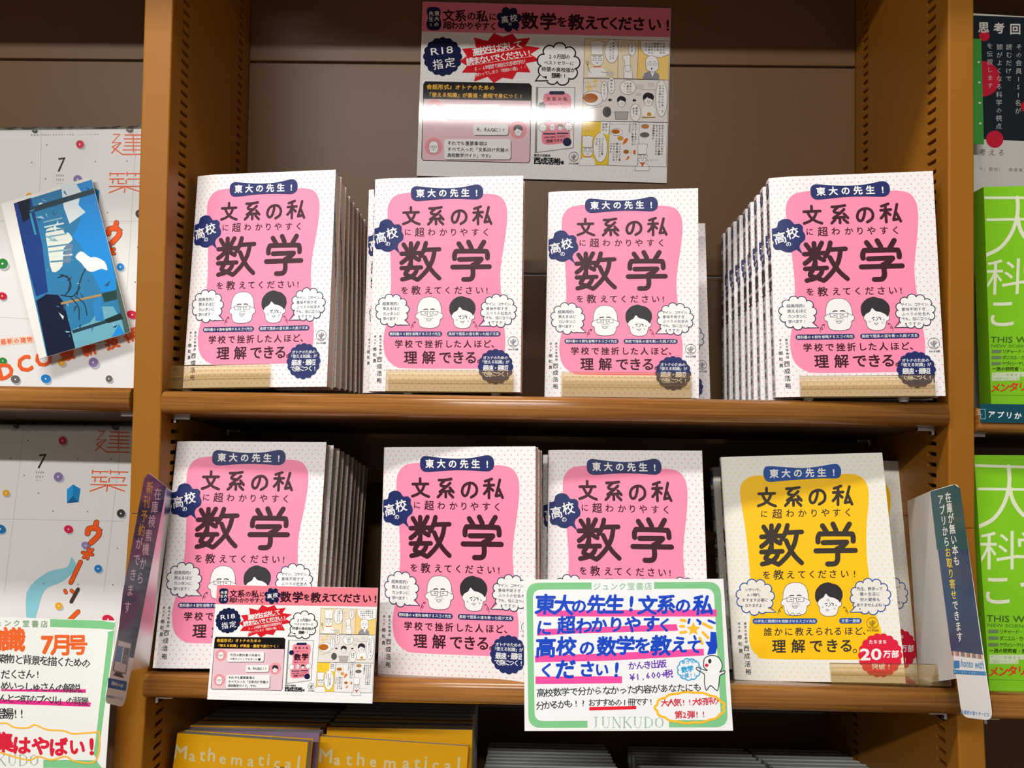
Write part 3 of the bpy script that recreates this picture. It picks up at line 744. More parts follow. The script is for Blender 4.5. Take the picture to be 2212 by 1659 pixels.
# ------------------------------------------------------------------ the paperback
BEND, BL_ = .0022, .022
def bend(x): return BEND*(max(0, 1-x/BL_))**2
XS = [.0012, .0025, .0045, .0070, .0100, .0140, .0180, .022]
def paperback(name, jacket, print_mesh_src, spine_mesh_src, T=BT):
    t = empty(name)
    # jacket: one folded sheet from the fore edge of the front round the spine to the fore edge of the back
    path = [(BW, 0)]+[(x, bend(x)) for x in reversed(XS)]
    b0 = bend(.0012)
    path += [(.0005, b0+.0004), (.0001, b0+.0011), (0, b0+.002), (-.0003, T*.5+b0*.4), (0, T-.0015), (.0004, T-.0005), (.0012, T), (.03, T), (BW, T)]
    n = len(path); V = []; F = []; th = .00035
    def nrm(i):
        a = path[max(i-1, 0)]; b = path[min(i+1, n-1)]; dx, dy = b[0]-a[0], b[1]-a[1]; l = math.hypot(dx, dy); return (-dy/l, dx/l)
    inner = []
    for i, (x, y) in enumerate(path):
        nx, ny = nrm(i); inner.append((x-nx*th*-1, y-ny*th*-1) if False else (x-nx*th, y-ny*th))
    # make sure the inner sheet lies inside
    cx, cy = BW*.5, T*.5
    if math.hypot(inner[1][0]-cx, inner[1][1]-cy) > math.hypot(path[1][0]-cx, path[1][1]-cy):
        inner = [(2*x-ix, 2*y-iy) for (x, y), (ix, iy) in zip(path, inner)]
    for z in (0, BH):
        V += [(x, y, z) for x, y in path]; V += [(x, y, z) for x, y in inner]
    for i in range(n-1):
        F += [(i, i+1, 2*n+i+1, 2*n+i), (n+i+1, n+i, 3*n+i, 3*n+i+1), (i+1, i, n+i, n+i+1), (2*n+i, 2*n+i+1, 3*n+i+1, 3*n+i)]
    F += [(0, 2*n, 3*n, n), (n-1, 2*n-1, 4*n-1, 3*n-1)]
    o = mesh_obj('dust_jacket', V, F, jacket, t)
    # page block following the bent front
    V = []; F = []; g = .0006
    ring = [(BW-.0010, g)]+[(x, bend(x)+g) for x in reversed(XS)]+[(.0012, T-g), (BW-.0010, T-g)]
    k = len(ring)
    for z in (.0008, BH-.0008): V += [(x, y, z) for x, y in ring]
    F += [(i, (i+1) % k, k+(i+1) % k, k+i) for i in range(k)]
    F += [tuple(range(k)), tuple(range(2*k-1, k-1, -1))]
    mesh_obj('page_block', V, F, PAGES, t)
    # the card cover showing between jacket and pages
    bm = bmesh.new(); box(bm, BW-.02, BW-.0002, .00040, .00062, .0004, BH-.0004); box(bm, BW-.02, BW-.0002, T-.00062, T-.0004, .0004, BH-.0004)
    bm_obj('card_cover', bm, BOARD, t)
    if print_mesh_src: c = print_mesh_src.copy(); C.collection.objects.link(c); c.parent = t
    if spine_mesh_src: c = spine_mesh_src.copy(); C.collection.objects.link(c); c.parent = t
    return t
def make_prints(fn, q, dark, badge, cloudy):
    a = Art(ScaledSheet(q, BW, BH)); fn(a)
    f = a.build('printed_front', None, bend, XS, (XS[0], BW-.0002, .0003, BH-.0003))
    s = Art(lambda px, py: (px, BH-py)); spine_art(s, dark, badge, cloudy)
    sp = s.build('printed_spine', None, None, None, (.0024, BT-.0016, .0003, BH-.0003))
    # turn the flat spine print onto the spine side (x -> depth)
    me = sp.data
    for v in me.vertices:
        x, y, z = v.co
        v.co = (y-.00036, BT-.0003-x+.0008 if False else BT-x, z)
    me.flip_normals() if hasattr(me, 'flip_normals') else None
    return f, sp
fp, spp = make_prints(cover_pink, Q['B'], MAROON, NAVY, True)
fy, spy = make_prints(cover_yellow, Q['H'], '#3d352e', '#24519f', False)
pink0 = paperback('paperback_book', JACK_P, fp, spp)
yellow0 = paperback('yellow_paperback_book', JACK_Y, fy, spy)
for o in (fp, spp, fy, spy): bpy.data.objects.remove(o)
_used = set()
def place_book(q, label, group, src=pink0, fit=True, ky=1):
    if src.name in _used: o = copy_tree(src)
    else: o = src; _used.add(src.name)
    M = frame(q)
    if fit: M = M @ Matrix.Diagonal((q[6]/BW, ky, q[7]/BH, 1))
    o.matrix_world = M
    tag(o, label, 'book', group)
    return o
def mix(a, b, t): return tuple(x+(y-x)*t for x, y in zip(a, b))
ORD = ['front', 'second', 'third', 'fourth', 'fifth', 'sixth', 'seventh', 'eighth', 'ninth', 'tenth']
def stack(a, b, n, first, rest, group):
    for i in range(n):
        t = i/(n-1); q = mix(Q[a], Q[b], t)
        if i: q = mix(q, Q[b], .5) if i > 1 else mix(q, Q[b], .25)
        if i:
            p = mix(Q[a], Q[b], t); q = (p[0]+random.uniform(-.0006, .0006), p[1], p[2])+q[3:]
        place_book(q, first if i == 0 else rest % (ORD[i] if i < n-1 else 'rearmost'), group, ky={'A': 1.07, 'D': 1.05, 'E': 1.09}[a])
stack('A', 'A9', 8, 'pink maths paperback fronting the left stack on the upper shelf', '%s pink paperback from the front in the upper left stack, page edges showing', 'paperbacks in the upper left stack')
stack('D', 'D9', 9, 'pink maths paperback fronting the right stack, upper shelf, spine visible', '%s pink paperback from the front in the upper right stack, printed spine showing', 'paperbacks in the upper right stack')
stack('E', 'E9', 9, 'pink maths paperback fronting the lower left stack, behind the small comic card', '%s pink paperback from the front in the lower left stack, page edges showing', 'paperbacks in the lower left stack')
place_book(Q['B'], 'pink maths paperback, second front from the left on the upper shelf', 'pink maths paperbacks shown face on')
place_book(Q['B2'], 'pink paperback peeking out left behind the second upper book', 'pink maths paperbacks shown face on')
place_book(Q['C'], 'pink maths paperback, third front from the left on the upper shelf', 'pink maths paperbacks shown face on')
place_book(Q['C2'], 'pink paperback peeking out right behind the third upper book', 'pink maths paperbacks shown face on')
place_book(Q['F'], 'pink maths paperback between the two cards on the lower shelf', 'pink maths paperbacks shown face on')
q = list(Q['F']); q[0] += .0035; q[1] += .0165; q[2] -= .0035; place_book(q, 'pink paperback right behind the one between the two lower cards', 'pink maths paperbacks shown face on')
place_book(Q['G'], 'pink maths paperback in the shade behind the green handwritten card', 'pink maths paperbacks shown face on')
q = mix(Q['G'], Q['G3'], .45); q = (q[0]-.0008,)+q[1:]; place_book(q, 'dim pink paperback just behind the one above the green card', 'pink maths paperbacks shown face on')
place_book(Q['G3'], 'rearmost dim pink paperback behind the green card, spine peeking out', 'pink maths paperbacks shown face on')
place_book(Q['H'], 'yellow maths paperback with red seal at the front, lower shelf', 'yellow maths paperbacks', yellow0)
place_book(Q['H2'], 'yellow maths paperback peeking out to the right behind the front one', 'yellow maths paperbacks', yellow0)
q = list(Q['H']); q[0] += .0075; q[1] += .056; q[2] = shelf_z(S2, q[1])+.002; q[3] = -.02; q[4] = .2; q[5] = .02; q[7] = .180
place_book(q, 'dark-shaded yellow paperback peeking out to the left behind the front one', 'yellow maths paperbacks', yellow0)

# ------------------------------------------------------------------ acrylic holders
def holder(q, pl, pr, label, feet, drop=.0, back=.055):
    """clear amber L strip: front lip, base under the books, rubber feet. pl/pr: (x, top y, bottom y) at the two ends"""
    sh = Sheet(frame(q)); M = frame(q)
    x0 = sh(pl[0], pl[1])[0]; x1 = sh(pr[0], pr[1])[0]; zt = (sh(*pl[:2])[1]+sh(*pr[:2])[1])/2; zb = (sh(pl[0], pl[2])[1]+sh(pr[0], pr[2])[1])/2
    zb = min(zb, -.0012)
    t = empty('book_holder', M); tag(t, label, 'book holder', 'clear amber acrylic book holders')
    k = .0045; f = -k
    lip = [(f, zb+.001), (f+.0008, zb), (f+.0024, zb), (f+.0024, zt-.0006), (f+.0018, zt), (f+.0006, zt), (f, zt-.0006)]
    prism_x('lip', lip, x0, x1, AMBER, t)
    zm = (zt+zb)/2
    prism_x('ridge', [(f-.0005, zm-.0004), (f, zm-.0006), (f, zm+.0006), (f-.0005, zm+.0004)], x0+.0005, x1-.0005, AMBER, t)
    prism_x('base', [(f+.0024, zb), (back, zb), (back, zb+.0012), (f+.0024, zb+.0012)], x0, x1, AMBER, t)
    for fx in feet:
        xx = sh(fx, pl[2])[0]
        for yy in (.004, .042):
            bm = bmesh.new(); bmesh.ops.create_cone(bm, cap_ends=True, segments=16, radius1=.0032, radius2=.0045, depth=.0032, matrix=Matrix.Translation((xx, yy, zb-.0016)))
            bm_obj('foot', bm, KNOB, t, smooth=False)
    return t
holder(Q['A'], (355, 787, 829), (586, 792, 832), 'amber acrylic book holder at the far left end of the upper shelf', (401,))
holder(Q['B'], (837, 797, 843), (1110, 803, 845), 'amber acrylic book holder before the second upper book', (880, 1070))
holder(Q['C'], (1213, 805, 850), (1492, 806, 852), 'amber acrylic book holder before the third upper book', (1248, 1453))
holder(Q['D'], (1725, 811, 852), (2014, 813, 854), 'amber acrylic book holder at the right end of the upper shelf', (1748, 1955))
holder(Q['H'], (1790, 1429, 1475), (2046, 1435, 1484), 'amber acrylic book holder before the yellow book on the lower shelf', (1822, 1992))

# ------------------------------------------------------------------ sheets and cards
def card(name, q, label, cat, group, art_fn, col='#f4f3f2', th=.0006, rad=0, rough=.4, spec=.3, src=None, clip=False, norm=None):
    M = frame(q); W, H = q[6], q[7]
    bm = bmesh.new(); box(bm, 0, W, 0, th, 0, H)
    o = bm_obj(name, bm, mat('card_'+col[1:]+str(int(rough*100)), col, rough, spec)); o.matrix_world = M
    tag(o, label, cat, group)
    if src:
        c = src.copy(); C.collection.objects.link(c); c.parent = o; c.scale = (W/norm[0], 1, H/norm[1])
    elif art_fn:
        a = Art(Sheet(M), rough=rough, spec=spec); art_fn(a)
        c = a.build('print', o, clip=(.0002, W-.0002, .0002, H-.0002))
    if clip:
        for fx in (.25, .75):
            bm = bmesh.new(); box(bm, W*fx-.008, W*fx+.008, th, .0155, H*clip, H*clip+.0015, .0004); box(bm, W*fx-.008, W*fx+.008, th, th+.001, H*clip-.008, H*clip+.008, .0003)
            bm_obj('card_clip', bm, KNOB, o)
    return o, c

def poster_art(a):
    a.zoom(900, 0, .2532); DK = '#3b1a26'; NV = '#1c2348'; PK = '#f08090'
    for i in range(26):
        for j in range(44):
            x = 40+j*50+(25 if i % 2 else 0); y = 320+i*50
            if 1430 < x < 2130 and y < 1400: continue
            a.ell(x, y+j*1.2, 5, 5, '#e8cdd0', 0, 6)
    a.poly([(52,12),(2172,70),(2163,318),(44,268)], PK, 0)
    a.poly([(108,62),(186,66),(205,100),(198,150),(212,205),(195,250),(150,260),(100,250),(82,205),(98,150),(85,95)], NV, 1, smooth=True, n=3)
    a.vtext('東大の', (173,115), (170,207), 44, WHITE, 2, .02); a.vtext('先生!', (125,117), (122,212), 42, WHITE, 2, .02)
    for ch, x, s in (('文',273,105),('系',375,105),('の',468,80),('私',560,105),('に',650,70)): a.g(ch, x, 132+(x-273)*.03, s, DK, 1, .03)
    a.text('超わかりやすく', (262,216), (655,226), 72, DK, 1, .03)
    a.cloud(788, 165, 82, 82, 7, .5, NV, 1, a0=.3); a.poly([(810,235),(870,270),(850,220)], NV, 1.3)
    a.g('高', 752, 168, 66, WHITE, 2, .02, -6); a.g('校', 828, 155, 66, WHITE, 2, .02, -6); a.g('の', 798, 205, 32, WHITE, 2, .02)
    for ch, x, s in (('数',965,150),('学',1122,150),('を',1240,95),('教',1360,140),('え',1490,125),('て',1590,120),('く',1682,115),('だ',1778,125),('さ',1895,125),('い',2030,125),('!',2142,125)):
        a.g(ch, x, 180+(x-965)*.027, s, DK, 1, .035)
    seal(a, 222, 483, 168, NV, 1); a.word('R18', (125,472), (312,452), 62, WHITE, 2, .01); a.text('指定', (182,550), (285,535), 92, WHITE, 2, .01)
    # burst
    pts = []
    for i in range(26):
        t = 2*math.pi*i/26; k = 1.12 if i % 2 else .86
        k *= 1+.05*math.sin(i*2.3)
        pts.append((700+315*k*math.cos(t), 492+195*k*math.sin(t)-(math.cos(t)*30)))
    a.poly(pts, '#d8202c', 1.4)
    a.text('高校生は決して', (512,442), (865,380), 74, WHITE, 2.4, .03); a.text('読まないでください!', (455,525), (960,452), 68, WHITE, 2.4, .03)
    a.line([(480,478),(905,410)], 3, WHITE, 2.4); a.line([(430,562),(985,480)], 3, WHITE, 2.4)
    a.text('5~6時間で高校文系数学が', (505,590), (910,526), 42, WHITE, 2.4, .0); a.text('終わってしまう「奇跡の書」!!', (505,640), (925,572), 36, WHITE, 2.4, 0)
    a.cloud(1210, 548, 150, 150, 9, .42, '#f4f3f2', 1.2, '#1e1e24', 11, a0=.25)
    a.poly([(1050,640),(1015,690),(1140,700)], '#f4f3f2', 2); a.line([(1050,640),(1015,690),(1120,690)], 11, '#1e1e24', 2.2)
    a.text('20万部の', (1140,482), (1290,486), 44, '#26262c', 2.5, .02); a.text('ベストセラーに', (1105,535), (1325,542), 36, '#26262c', 2.5, .02)
    a.text('待望の高校版が', (1085,590), (1335,600), 42, '#26262c', 2.5, .025); a.text('登場!!', (1170,645), (1262,648), 46, '#26262c', 2.5, .03)
    # talk box
    a.poly([(62,720),(75,698),(960,715),(980,735),(965,1372),(950,1388),(62,1366),(45,1350)], '#e8c3cc', 1); a.line([(60,720),(75,697),(960,714),(980,735),(966,1372),(950,1390),(60,1368),(43,1350)], 6, '#1e1e24', 1.6, closed=True)
    a.poly([(62,720),(75,698),(960,715),(980,735),(978,860),(58,845)], '#1b1718', 2)
    a.text('会話形式♪オトナのための', (108,742), (645,750), 46, '#e9b43c', 3, .035); a.text('「使える知識」が最速・最短で身につく!', (108,808), (890,822), 42, '#e9b43c', 3, .035)
    for x, y in ((150,930),(866,1108),(145,1250)): a.ell(x, y, 76, 76, '#ef9aa0', 2, 24)
    bald(a, 150, 935, .42, 3, lw=5); student(a, 866, 1112, .42, 3, lw=5); bald(a, 145, 1255, .46, 3, lw=5)
    for x0, y0, x1, y1 in ((238,890,712,1020),(482,1062,782,1152),(236,1187,802,1360)):
        a.rrect(x0+6, y0+8, x1+8, y1+8, 22, '#8a7a80', 1.8); a.rrect(x0, y0, x1, y1, 22, '#f2f0ef', 2.6)
    a.text('今回は教科書の内容を', (285,930), (650,938), 38, '#26262c', 3.4, .02); a.text('8割カットしてみました♥', (285,982), (650,992), 32, '#26262c', 3.4, .02)
    a.text('そ、そんなに!?', (525,1107), (742,1110), 38, '#26262c', 3.4, .03)
    a.text('それでも重要事項は', (280,1222), (585,1226), 38, '#26262c', 3.4, .02); a.text('すべて入った「文系向け究極の', (280,1274), (770,1282), 37, '#26262c', 3.4, .02); a.text('高校数学ガイド」です♪', (280,1325), (635,1332), 37, '#26262c', 3.4, .02)
    # little picture of the book
    a.poly([(1022,745),(1350,748),(1337,1262),(1010,1302)], '#f0eeee', 1.6); a.line([(1022,745),(1350,748),(1337,1262),(1010,1302)], 5, '#77706c', 1.9, closed=True)
    a.poly([(1022,745),(1038,745),(1026,1300),(1010,1302)], '#8d8784', 2)
    a.poly([(1095,800),(1180,795),(1290,800),(1318,850),(1312,920),(1300,1000),(1305,1090),(1310,1180),(1280,1215),(1120,1235),(1070,1210),(1070,1120),(1088,1000),(1080,870)], '#f28c9c', 2.2, smooth=True, n=3)
    a.rrect(1130, 778, 1264, 808, 14, NV, 2.8)
    a.text('文系の私', (1125,846), (1270,846), 36, DK, 3, .03); a.text('に超わかりやすく', (1120,890), (1275,888), 17, DK, 3, .02)
    a.g('数', 1150, 965, 90, DK, 3, .05); a.g('学', 1248, 960, 90, DK, 3, .05); a.text('を教えてください!', (1112,1030), (1270,1028), 18, DK, 3, .02)
    a.cloud(1070, 905, 26, 26, 7, .5, NV, 3)
    bald(a, 1158, 1085, .25, 3, lw=7); student(a, 1224, 1085, .25, 3, lw=7)
    a.cloud(1076, 1090, 28, 30, 8, .5, '#f4f3f2', 3, '#2b3658', 3); a.cloud(1296, 1080, 30, 28, 8, .5, '#f4f3f2', 3, '#2b3658', 3)
    a.rrect(1080, 1136, 1185, 1148, 5, NV, 3); a.rrect(1195, 1132, 1295, 1144, 5, NV, 3)
    a.text('学校で挫折した人ほど、', (1098,1175), (1285,1160), 20, DK, 3, .02); a.text('理解できる', (1120,1205), (1235,1196), 30, DK, 3, .03)
    seal(a, 1284, 1212, 38, NV, 3)
    a.text('東京大学教授', (1012,1326), (1130,1330), 26, '#1e1e24', 2, .02); a.text('西成活裕', (1028,1372), (1198,1378), 62, '#1e1e24', 2, .04); a.text('著', (1242,1388), (1242,1388), 32, '#1e1e24', 2, .03)
    cactus(a, 1340, 1338, 40, '#1e1e24', 2); a.text('かんき出版', (1308,1395), (1372,1397), 17, '#1e1e24', 2, .03)
    # comic strip
    a.zoom(1250, 60, .2049); K = '#3a3438'; Y1 = '#f3cf7a'
    def pan(p, col='#eeeceb'): a.poly(p, col, 1); a.line(p, 3.5, K, 1.9, closed=True)
    pan([(64,114),(418,126),(412,534),(52,530)], '#f0dfb4'); pan([(418,126),(630,132),(618,540),(412,534)], '#ecdcc0'); pan([(630,132),(955,142),(948,552),(618,540)], Y1)
    pan([(52,534),(948,552),(936,998),(38,982)], '#e9e2dc'); pan([(38,985),(328,990),(310,1448),(22,1448)], '#f6cf3a'); pan([(328,990),(640,996),(620,1462),(310,1450)]); pan([(640,996),(936,1000),(922,1468),(620,1462)])
    def chef(cx, cy, k, body=True):
        T = lambda pts: [(cx+x*k, cy+y*k) for x, y in pts]
        if body:
            b = T([(-60,85),(-95,115),(-110,190),(100,190),(95,120),(60,85)]); a.poly(b, '#f4f3f2', 2.2); a.line(b, 3, K, 2.6)
            a.poly(T([(-50,75),(50,75),(15,100),(8,130),(-10,130),(-12,100)]), '#d9552a', 2.9)
        hat = T([(-62,-50),(-68,-150),(-75,-185),(-45,-205),(-15,-195),(10,-208),(40,-195),(72,-195),(75,-165),(60,-140),(62,-50)])
        a.poly(hat, '#f4f3f2', 2.4); a.line(hat, 3, K, 2.8, closed=True)
        f = crom(T([(-62,-40),(-66,0),(-55,50),(0,75),(55,50),(66,0),(62,-40)]), True, 3); a.poly(f, '#f4f3f2', 2.2); a.line(f, 3, K, 2.7, closed=True)
        for s in (-1, 1): a.line(T([(s*12,-12),(s*48,-12),(s*48,12),(s*12,12)]), 3, K, 3, closed=True); a.line(T([(s*14,-30),(s*40,-34)]), 5, K, 3)
        a.ring(cx, cy+38*k, 9*k, 7*k, 3, K, 3, 10)
    chef(195, 335, .98); a.line([(92,372),(100,430),(125,480)], 7, '#8a8580', 3); a.ring(92, 372, 14, 22, 4, K, 3, 12); a.rrect(302, 458, 370, 508, 8, '#cfc9c2', 2.6); a.line([(238,466),(302,476)], 5, K, 2.8)
    a.ell(348, 248, 72, 125, '#f4f3f2', 2.9, 26); a.ring(348, 248, 72, 125, 3.5, K, 3.2, 26); a.vtext('料理でたとえ', (368,165), (362,320), 25, '#26262c', 3.6, .02); a.vtext('てみましょう', (338,175), (332,330), 25, '#26262c', 3.6, .02)
    a.ell(562, 218, 38, 80, '#f4f3f2', 2.9, 22); a.ring(562, 218, 38, 80, 3.5, K, 3.2, 22); a.vtext('だってね~', (562,170), (560,265), 24, '#26262c', 3.6, .02)
    b = [(470,420),(480,540),(570,540),(560,420),(545,400),(540,320),(548,292),(510,285),(462,300),(465,330),(485,350),(482,400)]; a.poly(b, '#f4f3f2', 2); a.line(b, 3, K, 2.5, closed=True); a.line([(485,400),(545,395),(548,450),(520,465),(490,455)], 3, K, 2.8, closed=True)
    a.vtext('ゴニ', (445,200), (450,250), 22, K, 2, 0); a.vtext('ョ~', (480,195), (484,245), 20, K, 2, 0)
    sb = [(650,140),(655,220),(690,275),(760,305),(860,315),(955,280),(955,142)]; a.poly(sb, '#f4f3f2', 2); a.line(sb, 3.5, K, 2.4)
    for i, t in enumerate(('文系のみ','なさんが','数学を','挫折し','たのもム','リはあり','ません')): a.vtext(t, (898-i*31,170), (896-i*31,170+32*(len(t)-1)), 26, '#26262c', 3, .02)
    f = crom([(710,400),(705,340),(740,300),(790,298),(830,330),(842,395),(835,440),(780,468),(720,445)], True, 3); a.poly(f, '#f4f3f2', 2.2); a.line(f, 3.5, K, 2.6, closed=True)
    a.line([(728,374),(768,378),(766,396),(730,394)], 3, K, 3, closed=True); a.line([(786,378),(826,374),(824,396),(788,396)], 3, K, 3, closed=True); a.line([(742,362),(765,360)], 5, K, 3); a.line([(790,360),(812,362)], 5, K, 3); a.ell(770, 432, 8, 12, K, 3, 10)
    a.poly([(672,548),(680,490),(730,462),(800,462),(845,490),(852,550)], '#8f9097', 2.1); a.poly([(755,465),(800,465),(778,520)], '#f4f3f2', 2.6); a.line([(684,500),(682,430)], 12, '#f4f3f2', 2.6); a.line([(684,500),(682,430)], 3, K, 2.9)
    # second row
    for p in ([(60,900),(140,640),(100,540)],[(170,640),(150,540),(200,540)],[(220,650),(250,560),(280,600)]): a.poly(p, '#f3d88a', 1.6)
    a.text('カレーライス', (70,578), (232,562), 24, '#c9862a', 2, .01); a.text('できあがり!', (72,628), (210,615), 22, '#c9862a', 2, .01)
    a.ell(150, 745, 108, 78, '#f4f3f2', 2, 26); a.ring(150, 745, 108, 78, 4, K, 2.3, 26); a.ell(125, 742, 78, 50, '#b9691f', 2.5, 20); a.line([(90,860),(200,835),(245,825)], 8, '#b8b0a8', 2.2)
    for cx, cy, rx, ry, t1, t2 in ((270,668,36,104,'味つけして~',''),(345,610,38,88,'調味料で','')):
        a.ell(cx, cy, rx, ry, '#f4f3f2', 3, 22); a.ring(cx, cy, rx, ry, 3.5, K, 3.3, 22); a.vtext(t1, (cx,cy-ry*.6), (cx,cy+ry*.6), 23, '#26262c', 3.7, .02)
    a.ell(518, 630, 84, 76, '#f4f3f2', 3, 26); a.ring(518, 630, 84, 76, 3.5, K, 3.3, 26)
    for i, t in enumerate(('水を入れ','て煮込ん','で~')): a.vtext(t, (548-i*30,590), (546-i*30,590+29*(len(t)-1)), 25, '#26262c', 3.6, .02)
    a.rrect(605, 600, 690, 650, 8, '#d8d2ca', 1.6); a.rrect(725, 580, 800, 625, 8, '#d8d2ca', 1.6); a.rrect(600, 690, 660, 720, 4, '#d0c8c0', 1.6); a.rrect(660, 650, 840, 656, 1, '#a89c90', 1.6)
    student(a, 452, 778, .5, 2.2, lw=6); student(a, 735, 755, .62, 2.2, lw=5)
    a.poly([(668,860),(700,820),(770,820),(808,860),(800,945),(672,945)], '#f4f3f2', 1.8); a.rrect(665, 938, 805, 952, 3, '#a8854a', 2.3); a.ell(742, 912, 24, 20, '#c9953a', 3, 14)
    a.poly([(380,885),(520,885),(512,968),(390,968)], '#b4b0ae', 2.8); a.line([(380,885),(520,885),(512,968),(390,968)], 3.5, K, 3.1, closed=True); a.rrect(362, 880, 384, 900, 4, '#dad6d0', 2.8); a.rrect(516, 880, 538, 900, 4, '#dad6d0', 2.8)
    for x, y in ((330,762),(586,766)): a.poly([(x-22,y),(x,y-20),(x,y-9),(x+20,y-9),(x+20,y+9),(x,y+9),(x,y+20)], '#26262c', 3)
    a.ell(298, 888, 46, 56, '#5b5856', 2.9, 20)
    a.ell(598, 895, 56, 92, '#f4f3f2', 3, 24); a.ring(598, 895, 56, 92, 3.5, K, 3.3, 24); a.vtext('豚肉を', (612,850), (610,910), 25, '#26262c', 3.6, .02); a.vtext('炒めて~', (580,855), (578,935), 25, '#26262c', 3.6, .02)
    a.ell(872, 745, 62, 195, '#f4f3f2', 3, 28); a.ring(872, 745, 62, 195, 3.5, K, 3.3, 28); a.vtext('じゃがいもと人参、玉', (890,610), (882,880), 25, '#26262c', 3.6, .02); a.vtext('ねぎを細かく切って~', (858,615), (850,870), 25, '#26262c', 3.6, .02)
    # third row
    chef(95, 1300, .8, True); a.text('コレ', (75,1040), (100,1042), 22, '#a07820', 2, 0); a.text('んまい♪', (75,1085), (170,1088), 22, '#a07820', 2, 0)
    b = [(240,990),(328,992),(312,1130),(230,1112),(232,1040)]; a.poly(b, '#f4f3f2', 2.9)
    a.vtext('数学も', (292,1020), (290,1080), 24, '#26262c', 3.5, .02); a.vtext('料理も', (262,1020), (258,1080), 24, '#26262c', 3.5, .02)
    a.ell(228, 1262, 76, 156, '#f4f3f2', 3, 26); a.ring(228, 1262, 76, 156, 3.5, K, 3.3, 26)
    for i, t in enumerate(('ゴールから逆算','するのがベストで','すよね')): a.vtext(t, (252-i*30,1175), (246-i*30,1175+26*(len(t)-1)), 24, '#26262c', 3.6, .02)
    a.text('カレーつくるよ~', (345,1018), (500,1014), 18, K, 2, 0); a.ell(398, 1100, 62, 38, '#f4f3f2', 2, 22); a.ring(398, 1100, 62, 38, 3, K, 2.3, 22); a.ell(390, 1095, 44, 24, '#b9691f', 2.6, 16)
    a.ell(440, 1165, 32, 26, '#d9a24a', 2.5, 16); a.poly([(460,1235),(480,1175),(510,1160),(522,1178),(500,1215)], '#e5762a', 2.6)
    for i, t in enumerate(('つくっていく過','程も見通しがつ','けやすいじゃな','いですか')): a.vtext(t, (436-i*31,1225), (430-i*31,1225+28*(len(t)-1)), 25, '#26262c', 3, .02)
    for i, t in enumerate(('先につくるもの(=','ゴール)を教えても','らえたら')): a.vtext(t, (602-i*31,1020), (598-i*31,1020+26*(len(t)-1)), 25, '#26262c', 3, .02)
    a.ell(500, 1308, 30, 22, '#a8702a', 2.5, 14); a.rrect(540, 1290, 566, 1335, 5, '#efe0c4', 2.5); a.rrect(576, 1290, 600, 1335, 5, '#d86a3a', 2.5); a.poly([(495,1395),(520,1350),(540,1362),(515,1392)], '#e5762a', 2.5)
    a.ell(700, 1040, 40, 22, '#c98a4a', 2.3, 16); a.ell(695, 1130, 50, 28, '#6f6a62', 2.3, 16); a.ring(700, 1040, 40, 22, 3, K, 2.6, 16)
    chef(672, 1370, .72, True)
    for i, t in enumerate(('何をつくらされているのか','わからないまま次々に課題','をこなしているのがいまの','学校教育です')): a.vtext(t, (886-i*31,1035), (876-i*31,1035+27*(len(t)-1)), 25, '#26262c', 3, .02)
    a.text('言いすぎ…', (760,1395), (850,1398), 16, K, 2, 0); a.line([(740,1410),(720,1390)], 3, K, 2)

PQ = (-0.06452, 0.1775, 0.2193, -0.00658, 0.00077, -0.01546, 0.2609, 0.1849)
def gloss_poster():
    M = frame(PQ); W, H = PQ[6], PQ[7]
    bm = bmesh.new(); box(bm, 0, W, 0, .001, 0, H)
    o = bm_obj('poster', bm, mat('gloss_card', '#efecea', .055, .16)); o.matrix_world = M
    tag(o, 'glossy landscape poster high on the back panel, pink title band, comic strip', 'poster')
    a = Art(Sheet(M), rough=.055, spec=.16); poster_art(a)
    return o, a.build('print', o, clip=(.0002, W-.0002, .0002, H-.0002))
po, pprint = gloss_poster()
card('comic_card', Q['pop'], 'small white card with the poster design, clipped low over the left pink book', 'card', None, None, src=pprint, norm=(PQ[6], PQ[7]), clip=.13)

def shop_frame(a, z, tl, tr, br, bl):
    """green rounded border of the shop card, given outer corner points in zoom px"""
def junkudo(a, x, y, w, h, col, layer):
    """serif capitals drawn as thick and thin strokes"""
    cells = {'J': [((.55,0),(.55,.85),1),((.55,.85),(.35,1.05),0),((.3,0),(.8,0),0)], 'U': [((.15,0),(.15,.7),1),((.15,.7),(.3,.98),0),((.3,.98),(.6,1),0),((.6,1),(.8,.7),0),((.8,.7),(.8,0),0),((0,0),(.32,0),0),((.66,0),(.95,0),0)],
        'N': [((.12,0),(.12,1),0),((.12,0),(.85,1),1),((.85,1),(.85,0),0),((0,0),(.2,0),0),((.7,0),(1,0),0),((0,1),(.26,1),0)],
        'K': [((.15,0),(.15,1),1),((.8,0),(.2,.55),0),((.35,.42),(.9,1),1),((0,0),(.3,0),0),((0,1),(.3,1),0),((.65,0),(.92,0),0)],
        'D': [((.15,0),(.15,1),1),((.05,0),(.5,0),0),((.05,1),(.5,1),0),((.5,0),(.85,.25),0),((.85,.25),(.9,.5),1),((.9,.5),(.85,.75),1),((.85,.75),(.5,1),0)],
        'O': [((.5,0),(.18,.2),0),((.18,.2),(.1,.5),1),((.1,.5),(.18,.8),1),((.18,.8),(.5,1),0),((.5,1),(.82,.8),0),((.82,.8),(.9,.5),1),((.9,.5),(.82,.2),1),((.82,.2),(.5,0),0)]}
    for i, ch in enumerate('JUNKUDO'):
        cx = x+i*w/7; cw = w/7*.86
        for p, q, k in cells[ch]: a.line([(cx+p[0]*cw, y+p[1]*h), (cx+q[0]*cw, y+q[1]*h)], h*(.12 if k else .05), col, layer)
